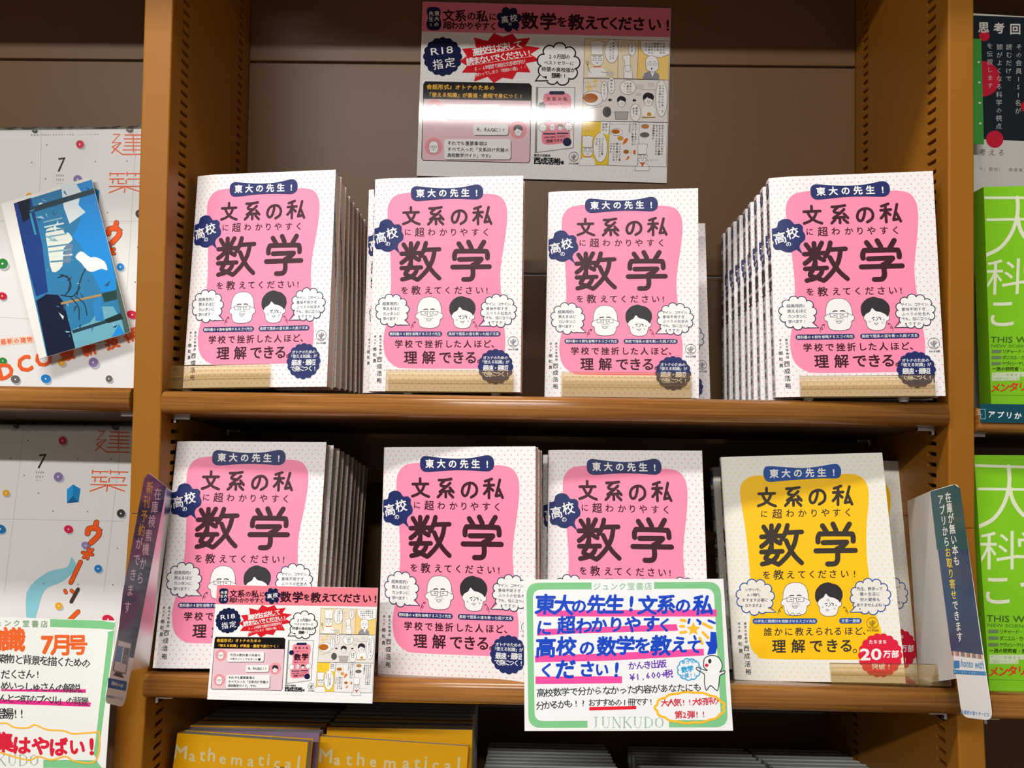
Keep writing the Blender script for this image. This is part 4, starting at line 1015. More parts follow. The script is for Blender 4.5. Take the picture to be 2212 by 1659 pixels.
def green_art(a):
    a.zoom(1130, 1250, .2125); G = '#83cb8e'
    def rr(q, r):
        out = []
        for i in range(4):
            p, a0, b0 = q[i], q[i-1], q[(i+1) % 4]
            d1 = math.hypot(a0[0]-p[0], a0[1]-p[1]); d2 = math.hypot(b0[0]-p[0], b0[1]-p[1])
            s = (p[0]+(a0[0]-p[0])*r/d1, p[1]+(a0[1]-p[1])*r/d1); e = (p[0]+(b0[0]-p[0])*r/d2, p[1]+(b0[1]-p[1])*r/d2)
            for k in range(7):
                t = k/6; out.append(((1-t)**2*s[0]+2*t*(1-t)*p[0]+t*t*e[0], (1-t)**2*s[1]+2*t*(1-t)*p[1]+t*t*e[1]))
        return out
    a.poly(rr([(32,42),(2005,32),(2085,1510),(55,1518)], 130), G, 0)
    a.poly(rr([(98,112),(1938,100),(2012,1435),(118,1448)], 90), '#f5f6f8', .8)
    a.poly([(696,30),(1330,30),(1330,118),(696,118)], '#f5f6f8', 1.2); a.poly([(654,1400),(1482,1400),(1482,1530),(654,1530)], '#f5f6f8', 1.2)
    a.text('ジュンク堂書店', (750,80), (1272,76), 80, '#8cc79a', 2, .01)
    junkudo(a, 690, 1408, 755, 107, '#9dbfa8', 2)
    PKH = '#ff4fa6'
    a.poly([(140,325),(1945,312),(1968,312),(1966,385),(140,384)], PKH, 1.6); a.poly([(142,515),(1560,462),(1575,528),(560,556),(142,580)], PKH, 1.6)
    a.poly([(118,785),(820,760),(1835,712),(1838,780),(900,832),(122,850)], PKH, 1.6); a.poly([(126,995),(1003,990),(1006,1062),(126,1070)], PKH, 1.6)
    B = '#0b46c8'
    for ch, x, y, s in (('東',225,262,215),('大',415,270,215),('の',568,280,165),('先',745,262,200),('生',930,262,205),('!',1100,250,215),('文',1265,270,205),('系',1455,262,205),('の',1625,275,170),('私',1830,270,215)): a.g(ch, x, y, s, B, 2.4, .036, random.uniform(-3, 3), 1, .06)
    for ch, x, y, s in (('に',215,500,165),('超',440,470,190),('わ',620,480,175),('か',770,470,170),('り',945,465,170),('や',1115,465,180),('す',1300,458,180),('く',1440,470,150)): a.g(ch, x, y, s, B, 2.4, .036, random.uniform(-3, 3), 1, .06)
    for ch, x, y, s in (('高',230,700,215),('校',440,690,205),('の',650,705,170),('数',850,690,210),('学',1040,680,200),('を',1215,680,180),('教',1400,680,215),('え',1590,670,180),('て',1740,690,160)): a.g(ch, x, y, s, B, 2.4, .036, random.uniform(-3, 3), 1, .06)
    for ch, x, y, s in (('く',240,930,160),('だ',430,920,215),('さ',650,920,175),('い',800,925,150),('!',950,920,205)): a.g(ch, x, y, s, B, 2.4, .036, random.uniform(-3, 3), 1, .06)
    a.text('かんき出版', (1110,885), (1415,865), 88, '#6a35b5', 2.4, .018, jit=3); a.text('¥1,600+税', (1110,1000), (1480,965), 90, '#6a35b5', 2.4, .018, jit=3)
    a.cloud(1685, 922, 105, 95, 11, .35, '#f5f6f8', 1.7, '#2ba6dc', 11, a0=.2); a.text('めざせ!', (1630,850), (1760,838), 46, '#2ba6dc', 2.4, .03, jit=4); a.text('数学', (1640,925), (1700,915), 66, '#2ba6dc', 2.4, .05); a.text('の星!!', (1625,990), (1745,975), 50, '#2ba6dc', 2.4, .03, jit=4)
    a.text('高校数学で分からなかった内容があなたにも', (180,1160), (1770,1105), 92, '#33383e', 2.4, .012, jit=3); a.text('分かるかも!?', (175,1290), (610,1262), 92, '#33383e', 2.4, .012, jit=3)
    a.text('おすすめの1冊です!', (700,1262), (1300,1250), 84, '#33383e', 2.4, .012, jit=3); a.line([(672,1322),(1150,1310)], 34, '#ea1f33', 1.8, caps=False)
    # star and rays
    st = []
    for i in range(10):
        t = R(-90+36*i); r_ = 72 if i % 2 == 0 else 34; st.append((1730+r_*math.cos(t), 512+r_*math.sin(t)))
    a.poly(st, '#ffc12e', 2)
    for p in ([(1605,420),(1650,428)],[(1600,482),(1632,484)],[(1602,548),(1655,540)],[(1825,455),(1915,500)],[(1825,545),(1880,600)],[(1795,605),(1820,660)]): a.line(p, 28, '#ffc12e', 2)
    for p in ([(1690,415),(1680,450)],[(1770,420),(1800,440),(1795,460)],[(1740,585),(1752,615)],[(1885,425),(1945,450)]): a.line(p, 24, B, 2)
    a.poly([(1905,540),(1960,545),(1975,690),(1955,760),(1870,775),(1890,700),(1850,640),(1900,640)], B, 2)
    # little ghost doodle
    gh = crom([(1835,870),(1845,810),(1910,780),(1985,800),(2022,870),(2015,920),(2000,950),(2048,935),(2045,960),(2000,985),(1990,1060),(1972,1138),(1905,1085),(1862,1135),(1842,1050),(1840,970),(1765,925),(1770,900),(1830,925),(1870,932),(1838,900)], True, 3)
    a.poly(gh, '#f7f7f8', 2.6); a.line(gh, 9, '#30343a', 3, closed=True); a.ell(1897, 838, 17, 24, '#30343a', 3.4, 14); a.ell(1865, 880, 20, 17, '#e2203f', 3.4, 12)
    # scalloped yellow cloud with red words
    pts = []
    for i in range(60):
        t = 2*math.pi*i/60; r_ = 1+.07*abs(math.sin(t*6.5)); pts.append((1695+335*r_*math.cos(t), 1310+150*r_*math.sin(t)))
    a.line(pts, 24, '#ffc12e', 2, closed=True)
    a.text('大人気!!大好評の', (1440,1262), (1950,1245), 84, '#d8243a', 2.8, .018, jit=3); a.text('第2弾!!', (1580,1385), (1830,1375), 84, '#d8243a', 2.8, .02, jit=3)
card('shop_card', Q['green'], 'green-bordered white card with blue handwriting on pink marker, centre', 'card', None, green_art, clip=.28)

def green2_art(a):
    a.zoom(0, 1240, .2525); G = '#83cb8e'
    # outer border in zoom px (the right part is in the picture)
    a.poly(crom([(-880,375),(-700,352),(880,400),(965,470),(975,520),(900,1100),(830,1600),(770,1660),(-900,1620),(-930,1500)], True, 3), G, 0)
    a.poly(crom([(-800,440),(-600,425),(860,468),(915,500),(920,560),(860,1060),(800,1540),(740,1592),(-800,1560),(-830,1450)], True, 3), '#f3f3ee', .8)
    a.poly([(-200,360),(430,385),(430,490),(-200,470)], '#f3f3ee', 1.2); a.poly([(-420,1540),(372,1570),(370,1700),(-420,1660)], '#f3f3ee', 1.2)
    a.text('ジュンク堂書店', (-90,415), (380,428), 64, '#8cae86', 2, .02)
    junkudo(a, -300, 1545, 645, 92, '#a3b8a2', 2)
    O = '#f2682a'
    for ch, x, y, s in (('知',-70,560,200),('識',115,560,215),('7',405,600,210),('月',528,605,190),('号',665,605,180)): a.g(ch, x, y, s, O, 2.4, .035, random.uniform(-2, 4))
    K = '#3a3c3e'
    a.text('築物と背景を描くための', (15,722), (740,762), 86, K, 2.4, .012, jit=3); a.text('だくさん!', (50,860), (325,855), 84, K, 2.4, .012, jit=3)
    a.poly([(10,985),(735,985),(735,1015),(10,1000)], '#f02d90', 1.6); a.text('めいっしゅさんの解説、', (45,955), (720,980), 84, K, 2.4, .012, jit=3)
    a.poly([(-100,1070),(780,1098),(770,1135),(-100,1105)], '#f02d90', 1.6); a.text('んとつ町のプペル」の背景', (30,1060), (725,1090), 80, K, 2.4, .012, jit=3)
    a.text('登場!!', (15,1195), (190,1190), 100, K, 2.4, .012, jit=3)
    for p in ([(-100,1290),(50,1275),(120,1310),(240,1315),(300,1290),(400,1330),(540,1340),(620,1365),(730,1360),(850,1350)],[(-100,1500),(20,1530),(150,1570),(260,1590),(330,1560),(440,1590),(560,1560),(640,1600),(800,1610),(850,1500),(850,1350)]): a.line(p, 14, '#ffbf3a', 2, smooth=True, n=4)
    for ch, x, y, s in (('集',30,1440,180),('は',185,1465,165),('や',350,1470,165),('ば',500,1480,165),('い',660,1480,150),('!',785,1470,190)): a.g(ch, x, y, s, '#e0203c', 2.6, .045, random.uniform(-3, 3))
card('shop_card', Q['green2'], 'green-bordered handwritten card with orange heading at the bottom left corner', 'card', None, green2_art, clip=.45)

# ------------------------------------------------------------------ magazines and the postcard in the left bay
OR = '#f0622a'
def kana_kanji(a, k):
    """thin straight-stroked title characters; k maps lower-magazine zoom px"""
def mag_art(a):
    a.zoom(0, 880, .2411); LN = '#c9c6c4'
    for p in ([(205,170),(180,500),(120,1000),(40,1659)],[(1105,170),(1040,700),(985,1200),(930,1659)],[(-420,990),(0,1000),(1110,1020)],[(-480,1900),(900,1990)]): a.line(p, 5, LN, 0)
    for x, y in ((250,297),(97,455),(697,460),(995,462),(217,610),(345,768),(475,930),(785,935),(915,1097),(1052,1262),(392,1580),(700,1587),(1012,1590)): a.ell(x, y, 7, 7, '#77726f', .5, 6)
    a.text('建築物と背景画の最新技術を大特集 二〇二〇年七月号', (115,204), (735,212), 17, '#8a8684', .5, 0)
    st = [
     [(880,215),(940,215),(868,290),(940,290),(862,330)],[(852,390),(950,290)],[(865,330),(955,400),(1160,402)],[(985,222),(1160,226)],[(975,257),(1160,262)],[(985,290),(1160,294)],[(975,322),(1160,326)],[(960,358),(1160,362)],[(1065,215),(1060,385)],
     [(830,560),(828,598)],[(828,575),(975,577)],[(900,577),(898,598)],[(990,560),(988,600)],[(988,577),(1150,580)],[(1070,580),(1068,602)],[(820,625),(960,625)],[(855,630),(848,668)],[(905,630),(900,665),(960,668)],[(980,630),(975,672)],[(990,628),(1120,630),(1100,670)],[(812,692),(1140,697)],[(965,690),(955,755)],[(950,700),(805,752)],[(975,700),(1118,752)],
     [(-560,215),(-430,215)],[(-500,215),(-560,290)],[(-570,290),(-420,290)],[(-490,225),(-490,300),(-570,392)],[(-480,310),(-430,385)],[(-400,235),(-270,232),(-275,390),(-400,392)],[(-400,235),(-400,392)],
     [(-570,575),(-430,575)],[(-560,610),(-440,610)],[(-540,640),(-440,640),(-440,740),(-545,740),(-540,640)],[(-400,560),(-300,740)],[(-420,610),(-270,605)],[(-280,650),(-400,745)]]
    for p in st: a.line(p, 11, OR, 1, caps=False)
    a.line([(352,430),(408,424),(345,545)], 17, '#2e2a2a', 1, caps=False); a.text('2020', (328,580), (388,582), 26, '#5a5654', 1, .02); a.text('JULY', (325,618), (383,622), 26, '#5a5654', 1, .01); a.text('NO.759', (328,652), (376,654), 12, '#5a5654', 1, 0)
    def hold(x, y, r, c, k=1.0): a.ell(x+r*.3, y+r*.45, r*1.05, r*.9, '#b7c0c6', .5, 16); a.ell(x, y, r*k, r, c, 1, 12, rot=20); a.ell(x-r*.05, y, r*.2, r*.2, '#f3efe9', 1.5, 8)
    hold(563, 298, 38, '#d8234a'); hold(523, 622, 42, '#8d78b0'); hold(55, 768, 32, '#eeb02e'); hold(1085, 950, 38, '#3a3836'); hold(615, 1092, 36, '#d8234a', 1.2); hold(5, 1090, 40, '#1c78b8', 1.3); hold(770, 1238, 34, '#9b88bd', 1.3); hold(880, 1445, 36, '#1f86cf'); hold(145, 165, 22, '#3a3836', 1.3); hold(1035, 175, 28, '#5a4038', 1.3)
    hold(527, 1780, 34, '#eeb02e'); hold(970, 1900, 40, '#d8234a', 1.4); hold(300, 2010, 36, '#8d78b0'); hold(620, 2120, 38, '#1f86cf'); hold(60, 2150, 34, '#5e5a58')
    a.poly([(600,735),(655,690),(722,730),(705,850),(600,858)], '#1fa0e4', 1.6); a.poly([(600,858),(655,790),(705,850)], '#0f5f9c', 1.9); a.poly([(655,690),(722,730),(705,850),(655,790)], '#1588cc', 1.8)
    for p in ([(240,1659),(420,1480),(600,1430),(640,1340),(680,1440),(560,1560),(400,1640),(330,1850),(260,2000)],): a.poly(p, '#8fd0de', .8, smooth=True, n=4)
    # lettering in hand-cut orange strokes
    def cut(p, w): a.line(p, w+9, '#4a3a30', 1.4, smooth=len(p) > 2); a.line(p, w, '#ff5f12', 2, smooth=len(p) > 2)
    cut([(785,1130),(795,1090),(840,1082),(870,1088),(888,1110),(880,1150),(815,1215)], 44); cut([(865,1030),(850,1085)], 42)
    cut([(740,1300),(830,1320)], 24); cut([(795,1265),(785,1355)], 24); cut([(750,1345),(830,1275)], 24)
    cut([(722,1385),(635,1570)], 34); cut([(582,1640),(592,1660)], 24); cut([(640,1640),(655,1655)], 24); cut([(700,1630),(640,1740)], 26); cut([(700,1830),(590,1940)], 34); cut([(548,1990),(552,1994)], 34)
    # bottom titles (seen on the upper copy) placed in this copy's frame
    a.poly([(-330,2120),(330,2060),(340,2135),(150,2150),(120,2180),(100,2155),(-330,2190)], '#f6d9c8', 1); a.text('最新の建物と背景画の', (-290,2150), (290,2105), 58, OR, 1.6, .02)
def px_map(a):  # upper magazine: same print
    pass
Q2F = Q['mag2']; Q2 = list(Q2F); _m = frame(Q2F); _o = _m @ Vector((0, 0, .0500)); Q2[0:3] = _o; Q2[7] -= .0500
M2 = frame(Q2)
def magazine(q, label, src=None):
    M = frame(q); W, H = q[6], q[7]
    t = empty('magazine', M); tag(t, label, 'magazine', 'shrink-wrapped magazines')
    bm = bmesh.new(); box(bm, 0, W, 0, .0070, 0, H, .0008); bm_obj('cover', bm, mat('mag_white', '#eceae8', .35, .4), t)
    bm = bmesh.new(); box(bm, .001, W+.0004, .0008, .0062, .0010, H-.001+.0014); bm_obj('page_block', bm, PAGES_G, t)
    # crumpled film folded over the top edge
    V = []; F = []; n = 34
    for i in range(n+1):
        x = -.001+(W+.002)*i/n; r1 = random.uniform(0, 1); e = 1 if i in (0, 1, n, n-1, n-2) else 0
        V += [(x, -.0012, H-.006), (x, -.0014-.0006*r1, H+.0008+.0016*r1+e*.005), (x, .004, H+.0022+.0018*random.random()+e*.006), (x, .0082, H-.006)]
    for i in range(n):
        for j in range(3): F.append((4*i+j, 4*i+4+j, 4*i+5+j, 4*i+1+j))
    mesh_obj('shrink_wrap', V, F, WRAP, t, smooth=True)
    return t
mg2 = magazine(Q2, 'white July magazine with orange title on the lower shelf of the left bay')
a = Art(Sheet(M2), rough=.3, spec=.4); mag_art(a)
a.build('print', mg2, clip=(.0003, Q2[6]-.0003, .0003, Q2[7]-.0003))
mg1 = magazine(Q['mag1'], 'wrapped white July magazine behind the blue postcard, upper left bay')
_s2 = Sheet(frame(Q2F)); _kx, _kz = Q['mag1'][6]/Q2F[6], Q['mag1'][7]/Q2F[7]
a = Art(lambda px, py: (_s2(px, py)[0]*_kx, _s2(px, py)[1]*_kz), rough=.3, spec=.4); mag_art(a)
# the big orange line at the foot of the cover, readable on the upper copy only (on the lower one the card hides it)
a.sh = Sheet(frame(Q['mag1'])); a.zoom(0, 380, .3135); a.base = 3
a.g('D', 40, 1340, 150, OR, 1, .04, -14); a.g('C', 170, 1290, 150, OR, 1, .04, -14); a.g('O', 300, 1255, 145, OR, 1, .04, -14)
for ch, x, y in (('最',462,1225),('新',615,1192),('技',772,1145),('術',905,1095)): a.g(ch, x, y, 100, OR, 1, .05, -17)
def hold(x, y, r, c, k=1.0): a.ell(x+r*.3, y+r*.45, r*1.05, r*.9, '#b7c0c6', .5, 16); a.ell(x, y, r*k, r, c, 1, 12, rot=20); a.ell(x-r*.05, y, r*.2, r*.2, '#f3efe9', 1.5, 8)
hold(20, 605, 36, '#2f8a3c'); hold(18, 828, 26, '#c82338', 1.3); hold(645, 1285, 34, '#8d78b0'); hold(318, 1398, 30, '#1f86cf', 1.2); hold(108, 1402, 28, '#6a6664', 1.2); hold(752, 1398, 24, '#6a6664'); hold(425, 1285, 26, '#eeb02e'); hold(22, 1275, 24, '#2f8a3c', 1.2)
c = a.build('print', mg1, clip=(.0003, Q['mag1'][6]-.0003, .0003, Q['mag1'][7]-.0003)); bpy.context.view_layer.update()

def postcard_art(a):
    a.zoom(0, 380, .3135)
    W_ = '#f1efe9'
    a.poly([(95,190),(655,18),(902,1075),(325,1255)], '#2f7fb0', 0)
    a.poly([(470,80),(655,18),(808,790),(700,800),(620,640),(560,480),(500,420),(560,300),(480,200)], '#1a8fe0', .6)
    a.poly([(520,560),(560,520),(620,560),(660,560),(720,590),(740,650),(700,640),(640,660),(600,650),(560,600)], '#eef3f6', 1, smooth=True, n=3)
    a.poly([(420,60),(520,45),(560,110),(540,200),(590,250),(480,330),(440,220)], '#dce9ee', .9)
    a.poly([(320,370),(420,360),(450,400),(470,390),(500,440),(440,500),(430,620),(360,660),(330,500)], '#e6e8dc', 1, smooth=True, n=3)
    a.poly([(95,190),(215,150),(290,470),(330,800),(250,830),(170,540)], '#1d3f86', .8); a.poly([(120,180),(205,155),(215,290),(160,320)], '#141a30', 1.2)
    a.line([(215,235),(660,100)], 36, '#24404e', 1.4, caps=False); a.line([(210,260),(245,400)], 14, '#38a0b8', 1.6)
    for i in range(9): a.line([(300+i*6,320+i*34),(430+i*10,290+i*36)], 11, ('#7fb0c4','#d8e6e6','#4f8fb4')[i % 3], 1.1, caps=False)
    for i in range(7): a.line([(460+i*7,470),(440+i*7,600)], 3, '#9a9aa2', 1.4, caps=False)
    a.poly([(250,860),(320,815),(400,820),(440,870),(520,1190),(330,1250)], '#141c38', 1.5)
    a.poly([(430,1180),(500,1060),(620,1010),(700,900),(780,900),(840,1000),(870,1080),(520,1190)], '#6fb0c4', .9); a.poly([(640,880),(690,820),(720,1000),(660,1000)], '#2f86c8', 1.2); a.poly([(770,1110),(820,1020),(860,1090)], '#1f8fe0', 1.3)
    a.line([(420,880),(700,820)], 16, '#b08f5c', 1.7, caps=False); a.line([(500,1075),(840,970)], 22, '#23404a', 1.7, caps=False); a.poly([(700,810),(805,785),(805,850),(720,870)], '#1f4440', 1.8); a.poly([(720,990),(830,945),(850,985),(745,1015)], '#1a2c28', 1.8)
    for p in ([(400,700),(460,690),(490,760),(450,820)],[(430,680),(480,720),(470,800)],[(520,830),(580,880),(600,960)],[(480,830),(540,900),(545,990)],[(550,770),(500,830),(420,820)],[(590,640),(560,700),(530,820)]): a.line(p, 7, '#26343c', 2, smooth=True, n=4)
    rs = random.Random(3)
    for i in range(60):
        u, v = rs.uniform(.18, .95), rs.uniform(.02, .95); x = 95+u*560+v*235; y = 190-u*172+v*1060; r_ = rs.uniform(12, 34); t0 = rs.uniform(0, 6)
        if u > .55 and .05 < v < .6: continue
        a.poly([(x+r_*math.cos(t0), y+r_*math.sin(t0)), (x+r_*.5*math.cos(t0+2.2), y+r_*.5*math.sin(t0+2.2)), (x+r_*math.cos(t0+3.4), y+r_*.7*math.sin(t0+3.4))], rs.choice(['#a9cdd8','#e4efee','#3f7ba6','#28567a','#78aebf','#1d3a55']), 1.25)
    a.poly([(805,640),(830,760),(902,1075),(860,1085),(800,800)], '#47605c', 1.4)
    a.poly([(20,202),(95,190),(325,1255),(275,1268)], W_, 2.6)
    a.vtext('書店特典ポストカード', (235,1000), (292,1220), 22, '#a8a49c', 3, 0, -14) if False else None
card('postcard', Q['postcard'], 'blue illustrated postcard with a white edge strip, leaning on the upper magazine', 'postcard', None, postcard_art, col='#f1efe9', th=.0005, rough=.3)

# ------------------------------------------------------------------ folded plastic dividers with hanging flags
def divider(pts, plate, label, art_fn, zoomv, hinge):
    """pts: flag corners TL, TR, BR, BL in space; plate: back corners of the white plate that runs into the shelf (top, bottom); hinge: flag side the plate joins (0 left, 1 right)"""
    (ptl, ptr, pbr, pbl), (ytl, ybr, ybl) = pts
    M = plane_frame(at(*pbl, ybl), at(*pbr, ybr), at(*ptl, ytl)); t = empty('divider_sign', M); tag(t, label, 'sign', 'plastic shelf dividers with printed flags')
    sh = Sheet(M); Mi = M.inverted()
    P = [sh(*p) for p in (pbl, pbr, ptr, ptl)]
    bl, br, tr, tl = [M @ Vector((x, 0, z)) for x, z in P]
    def rr(q, r):
        out = []
        for i in range(4):
            p, a0, b0 = q[i], q[i-1], q[(i+1) % 4]
            d1 = math.hypot(a0[0]-p[0], a0[1]-p[1]); d2 = math.hypot(b0[0]-p[0], b0[1]-p[1])
            rad = r if ((hinge == 1 and i in (0, 3)) or (hinge == 0 and i in (1, 2)) or i < 2) else .0008
            s = (p[0]+(a0[0]-p[0])*rad/d1, p[1]+(a0[1]-p[1])*rad/d1); e = (p[0]+(b0[0]-p[0])*rad/d2, p[1]+(b0[1]-p[1])*rad/d2)
            for k in range(5):
                u = k/4; out.append(((1-u)**2*s[0]+2*u*(1-u)*p[0]+u*u*e[0], (1-u)**2*s[1]+2*u*(1-u)*p[1]+u*u*e[1]))
        return out
    o2 = rr(P, .007); n = len(o2)
    V = [(x, 0, z) for x, z in o2]+[(x, .0006, z) for x, z in o2]
    F = [tuple(range(n)), tuple(range(2*n-1, n-1, -1))]+[(i, (i+1) % n, n+(i+1) % n, n+i) for i in range(n)]
    flag = mesh_obj('flag', V, F, mat('flag_white', '#f1f1f2', .3, .4), t)
    a = Art(sh, rough=.2, spec=.45); a.zoom(*zoomv); art_fn(a); a.build('flag_print', flag)
    top, bot = plate
    h0, h1 = (tl, lerp3(tl, bl, .84)) if hinge == 0 else (tr, lerp3(tr, br, .84))
    w = [h0, top, bot, h1]; th = Vector((.0007, 0, 0)) * (1 if hinge == 0 else -1)
    w = [Mi @ p for p in w]; w2 = [Mi @ (M @ p + th) for p in w]
    mesh_obj('plate', w+w2, [(0,1,2,3),(7,6,5,4),(0,4,5,1),(1,5,6,2),(2,6,7,3),(3,7,4,0)], mat('milky_plate', '#dedcda', .25, .4) if hinge == 0 else FILM, t)
    return t
def lerp3(a, b, t): return a+(b-a)*t
def flagL(a):
    a.poly([(1330,590),(1490,710),(1330,1659),(1200,2250),(1040,2200),(1100,1659),(1180,1240),(1290,640)], '#3b4c68', 0)
    for ch, x, y in (('在',1412,775),('庫',1385,895),('検',1358,1020),('索',1330,1148),('機',1305,1270),('か',1280,1400),('ら',1255,1530)): a.g(ch, x, y, 120, '#e8eaee', 1, .01, 5, .52)
    for ch, x, y, c in (('新',1340,720,1),('刊',1312,845,1),('予',1290,975,1),('約',1268,1100,1),('が',1245,1220,0),('で',1222,1365,0),('き',1190,1500,0),('ま',1165,1640,0),('す',1140,1790,0)): a.g(ch, x, y, 118, '#e8c850' if c else '#e8eaee', 1, .012, 5, .52)
    a.zoom(0, 1240, .2525)
    a.poly([(1005,560),(1128,590),(1075,858),(962,828)], '#8d8f96', 1); a.poly([(1015,572),(1118,598),(1068,845),(972,820)], '#e9e6e4', 1.4); a.poly([(1005,612),(1052,622),(1030,755),(985,745)], '#3f78b8', 1.8); a.poly([(1062,625),(1108,635),(1082,775),(1038,760)], '#6a6c72', 1.8)
    a.poly([(968,865),(990,838),(1040,850),(1060,892)], '#55575c', 1.6)
    a.poly([(925,888),(1085,920),(1075,1000),(918,970)], '#2a70b8', 1); a.text('館内の本', (965,935), (1040,955), 36, '#e8eef4', 2, .02, .8); a.text('店頭受取サービス', (915,1045), (1040,1068), 24, '#5a8fc8', 2, .01, .7)
def flagR(a):
    a.poly([(165,242),(290,206),(318,225),(432,1060),(436,1078),(272,1060)], '#2c4a72', 0); a.poly([(165,242),(290,206),(318,225),(360,540),(200,540)], '#1e5560', .5)
    for i, ch in enumerate('在庫が無い本も'): a.g(ch, 258+i*7, 272+i*54, 56, '#f0f2f4', 1.4, .015, -6, .55)
    for i, ch in enumerate('アプリからお取り寄せできます'):
        a.g(ch, 219+i*7.5, 282+i*54.3, 54, '#ecd64a' if 5 <= i <= 9 else '#f0f2f4', 1.4, .015, -6, .55)
    for i in range(17): a.poly([(275+i*9.5,1058+i*1.2),(283+i*9.5,1059+i*1.2),(285+i*9.5,1082+i*1.2),(277+i*9.5,1081+i*1.2)], ('#a8643c','#e0c8a8','#7f9cc0','#c85a3a','#e6d8c0','#5f7f9c')[i % 6], 1)
    a.word('honto with', (322,1140), (438,1150), 42, '#5a9ad0', 1, .01); a.rrect(286, 1108, 316, 1148, 6, '#3f88c8', 1)
    a.poly([(283,1155),(450,1165),(453,1185),(286,1176)], '#3f8ecb', 1); a.text('本との出会いを店頭アプリで', (292,1166), (445,1175), 12, '#cfe2f2', 2, .0, .8)
    a.text('店頭受け取りサービス', (330,1372), (462,1386), 22, '#6aa4d4', 1, .02, .6)
zf = (0, 880, .2411)
divider((((320, 1018), (360, 1051), (268, 1528), (226, 1518)), (-.045, -.036, -.068)), (at(373, 1062, .018), at(322, 1440, -.016)), 'folded white divider with dark blue flag at the left end of the lower shelf', flagL, zf, 1)
divider((((2009, 1061), (2070, 1043), (2144, 1557), (2078, 1549)), (-.006, -.076, -.046)), (at(1960, 1082, .052), at(1985, 1478, .022)), 'folded white divider with teal and blue flag at the right end of the lower shelf', flagR, (1940, 960, .4213), 0)

# ------------------------------------------------------------------ right bay
def panel_art(a):
    a.zoom(1980, 0, .3014)
    a.poly([(300,105),(1400,150),(1400,1040),(300,990)], '#16232c', 0)
    for ch, x in (('思',480),('考',590),('回',706)): a.g(ch, x, 198+(x-480)*.05, 82, '#d8d4ce', 2, .03)
    for x, y, r in ((485,258,38),(470,565,128),(560,998,62),(790,765,42)): a.ell(x, y, r, r, '#cf1c38', 1, 30)
    a.vtext('その会員151名が', (733,338), (727,795), 46, '#c9c8c6', 2, 0); a.vtext('読むだけで', (662,338), (658,565), 46, '#c9c8c6', 2, 0); a.vtext('頭がよくなる科学の視点', (594,338), (588,905), 46, '#c9c8c6', 2, 0); a.vtext('を伝授します', (524,330), (526,615), 44, '#c9c8c6', 2, 0)
    a.text('考える', (472,1090), (608,1095), 52, '#6a6660', 1, -.004); a.text('大(翻訳),熊塚恵', (462,1210), (745,1220), 28, '#8a8680', 1, 0)
card('notice_board', Q['panel'], 'black and white notice board with red discs behind the upper green book', 'sign', None, panel_art, col='#dcd8d0', th=.003)
def green_cover(a):
    a.zoom(1940, 960, .4213); C1 = '#e9efd0'
    a.line([(392,108),(700,118)], 14, C1, 1); a.line([(414,228),(700,232)], 14, C1, 1)
    a.line([(566,112),(570,200),(545,300),(490,380),(418,420)], 20, C1, 1, smooth=True); a.line([(572,220),(590,290),(640,360),(720,405)], 20, C1, 1, smooth=True)
    a.g('科', 520, 545, 215, C1, 1, 0, res=3); a.g('学', 705, 548, 215, C1, 1, 0, res=3); a.g('こ', 510, 745, 180, C1, 1, .01, res=3); a.g('う', 690, 735, 190, C1, 1, .01, res=3)
    a.word('THIS WILL', (453,908), (720,914), 34, '#3f6a20', 1, .02); a.word('NEW SCIENTIF', (458,934), (690,942), 17, '#4f7a2a', 1, .01)
    for t, y, x1 in (('リチャード・ド',958,650),('ダニエル・カー',992,650),('ケヴィン・ケリー',1026,650)):
        a.rrect(462, y-8, 514, y+10, 3, '#6f8a60', 1); a.text(t, (530,y+2), (x1,y+4), 26, '#2e4a1a', 1, .01, .9)
    a.text('一流の研究者・思', (478,1057), (645,1060), 24, '#24380f', 1, .03)
    a.rrect(468, 1078, 700, 1104, 2, '#d8e6c4', 1); a.rrect(468, 1100, 615, 1125, 2, '#d8e6c4', 1.2); a.text('すごい成果を出した天', (480,1090), (690,1096), 19, '#9ab886', 2, 0); a.text('が解説されている', (480,1113), (605,1116), 19, '#9ab886', 2, 0)
    a.text('メンタリ', (490,1165), (635,1160), 56, '#e03a22', 1, .03, shear=.1)
    a.line([(470,1205),(700,1212)], 2, '#5f9a20', 1)
def green_book(q, label, T=.018, src=None):
    t = empty('green_paperback_book', frame(q)); tag(t, label, 'book', 'green science paperbacks in the right bay')
    W, H = q[6], q[7]
    prof_m = mat('green_cover', '#86d022', .18, .5)
    bm = bmesh.new(); box(bm, 0, W, 0, .0005, 0, H); box(bm, 0, W, T-.0005, T, 0, H); box(bm, 0, .0006, .0005, T-.0005, 0, H)
    bm_obj('cover', bm, prof_m, t)
    bm = bmesh.new(); box(bm, .0006, W-.0008, .0005, T-.0005, .0006, H-.0006); bm_obj('page_block', bm, PAGES_G, t)
    if src: c = src.copy(); C.collection.objects.link(c); c.parent = t
    else:
        a = Art(Sheet(frame(q)), rough=.18, spec=.5); green_cover(a); src = a.build('print', t, clip=(.0002, W-.0002, .0002, H-.0002))
    return src
gsrc = green_book(Q['gr2'], 'bright green paperback on the lower shelf of the right bay')
green_book(Q['gr1'], 'bright green paperback on the upper shelf of the right bay', src=gsrc)
q = list(Q['gr1']); q[1] += .045; q[0] = at(2122, 420, q[1]).x-.0165; q[2] = shelf_z(S1, q[1])+.001; q[4] = .12; q[7] = .185
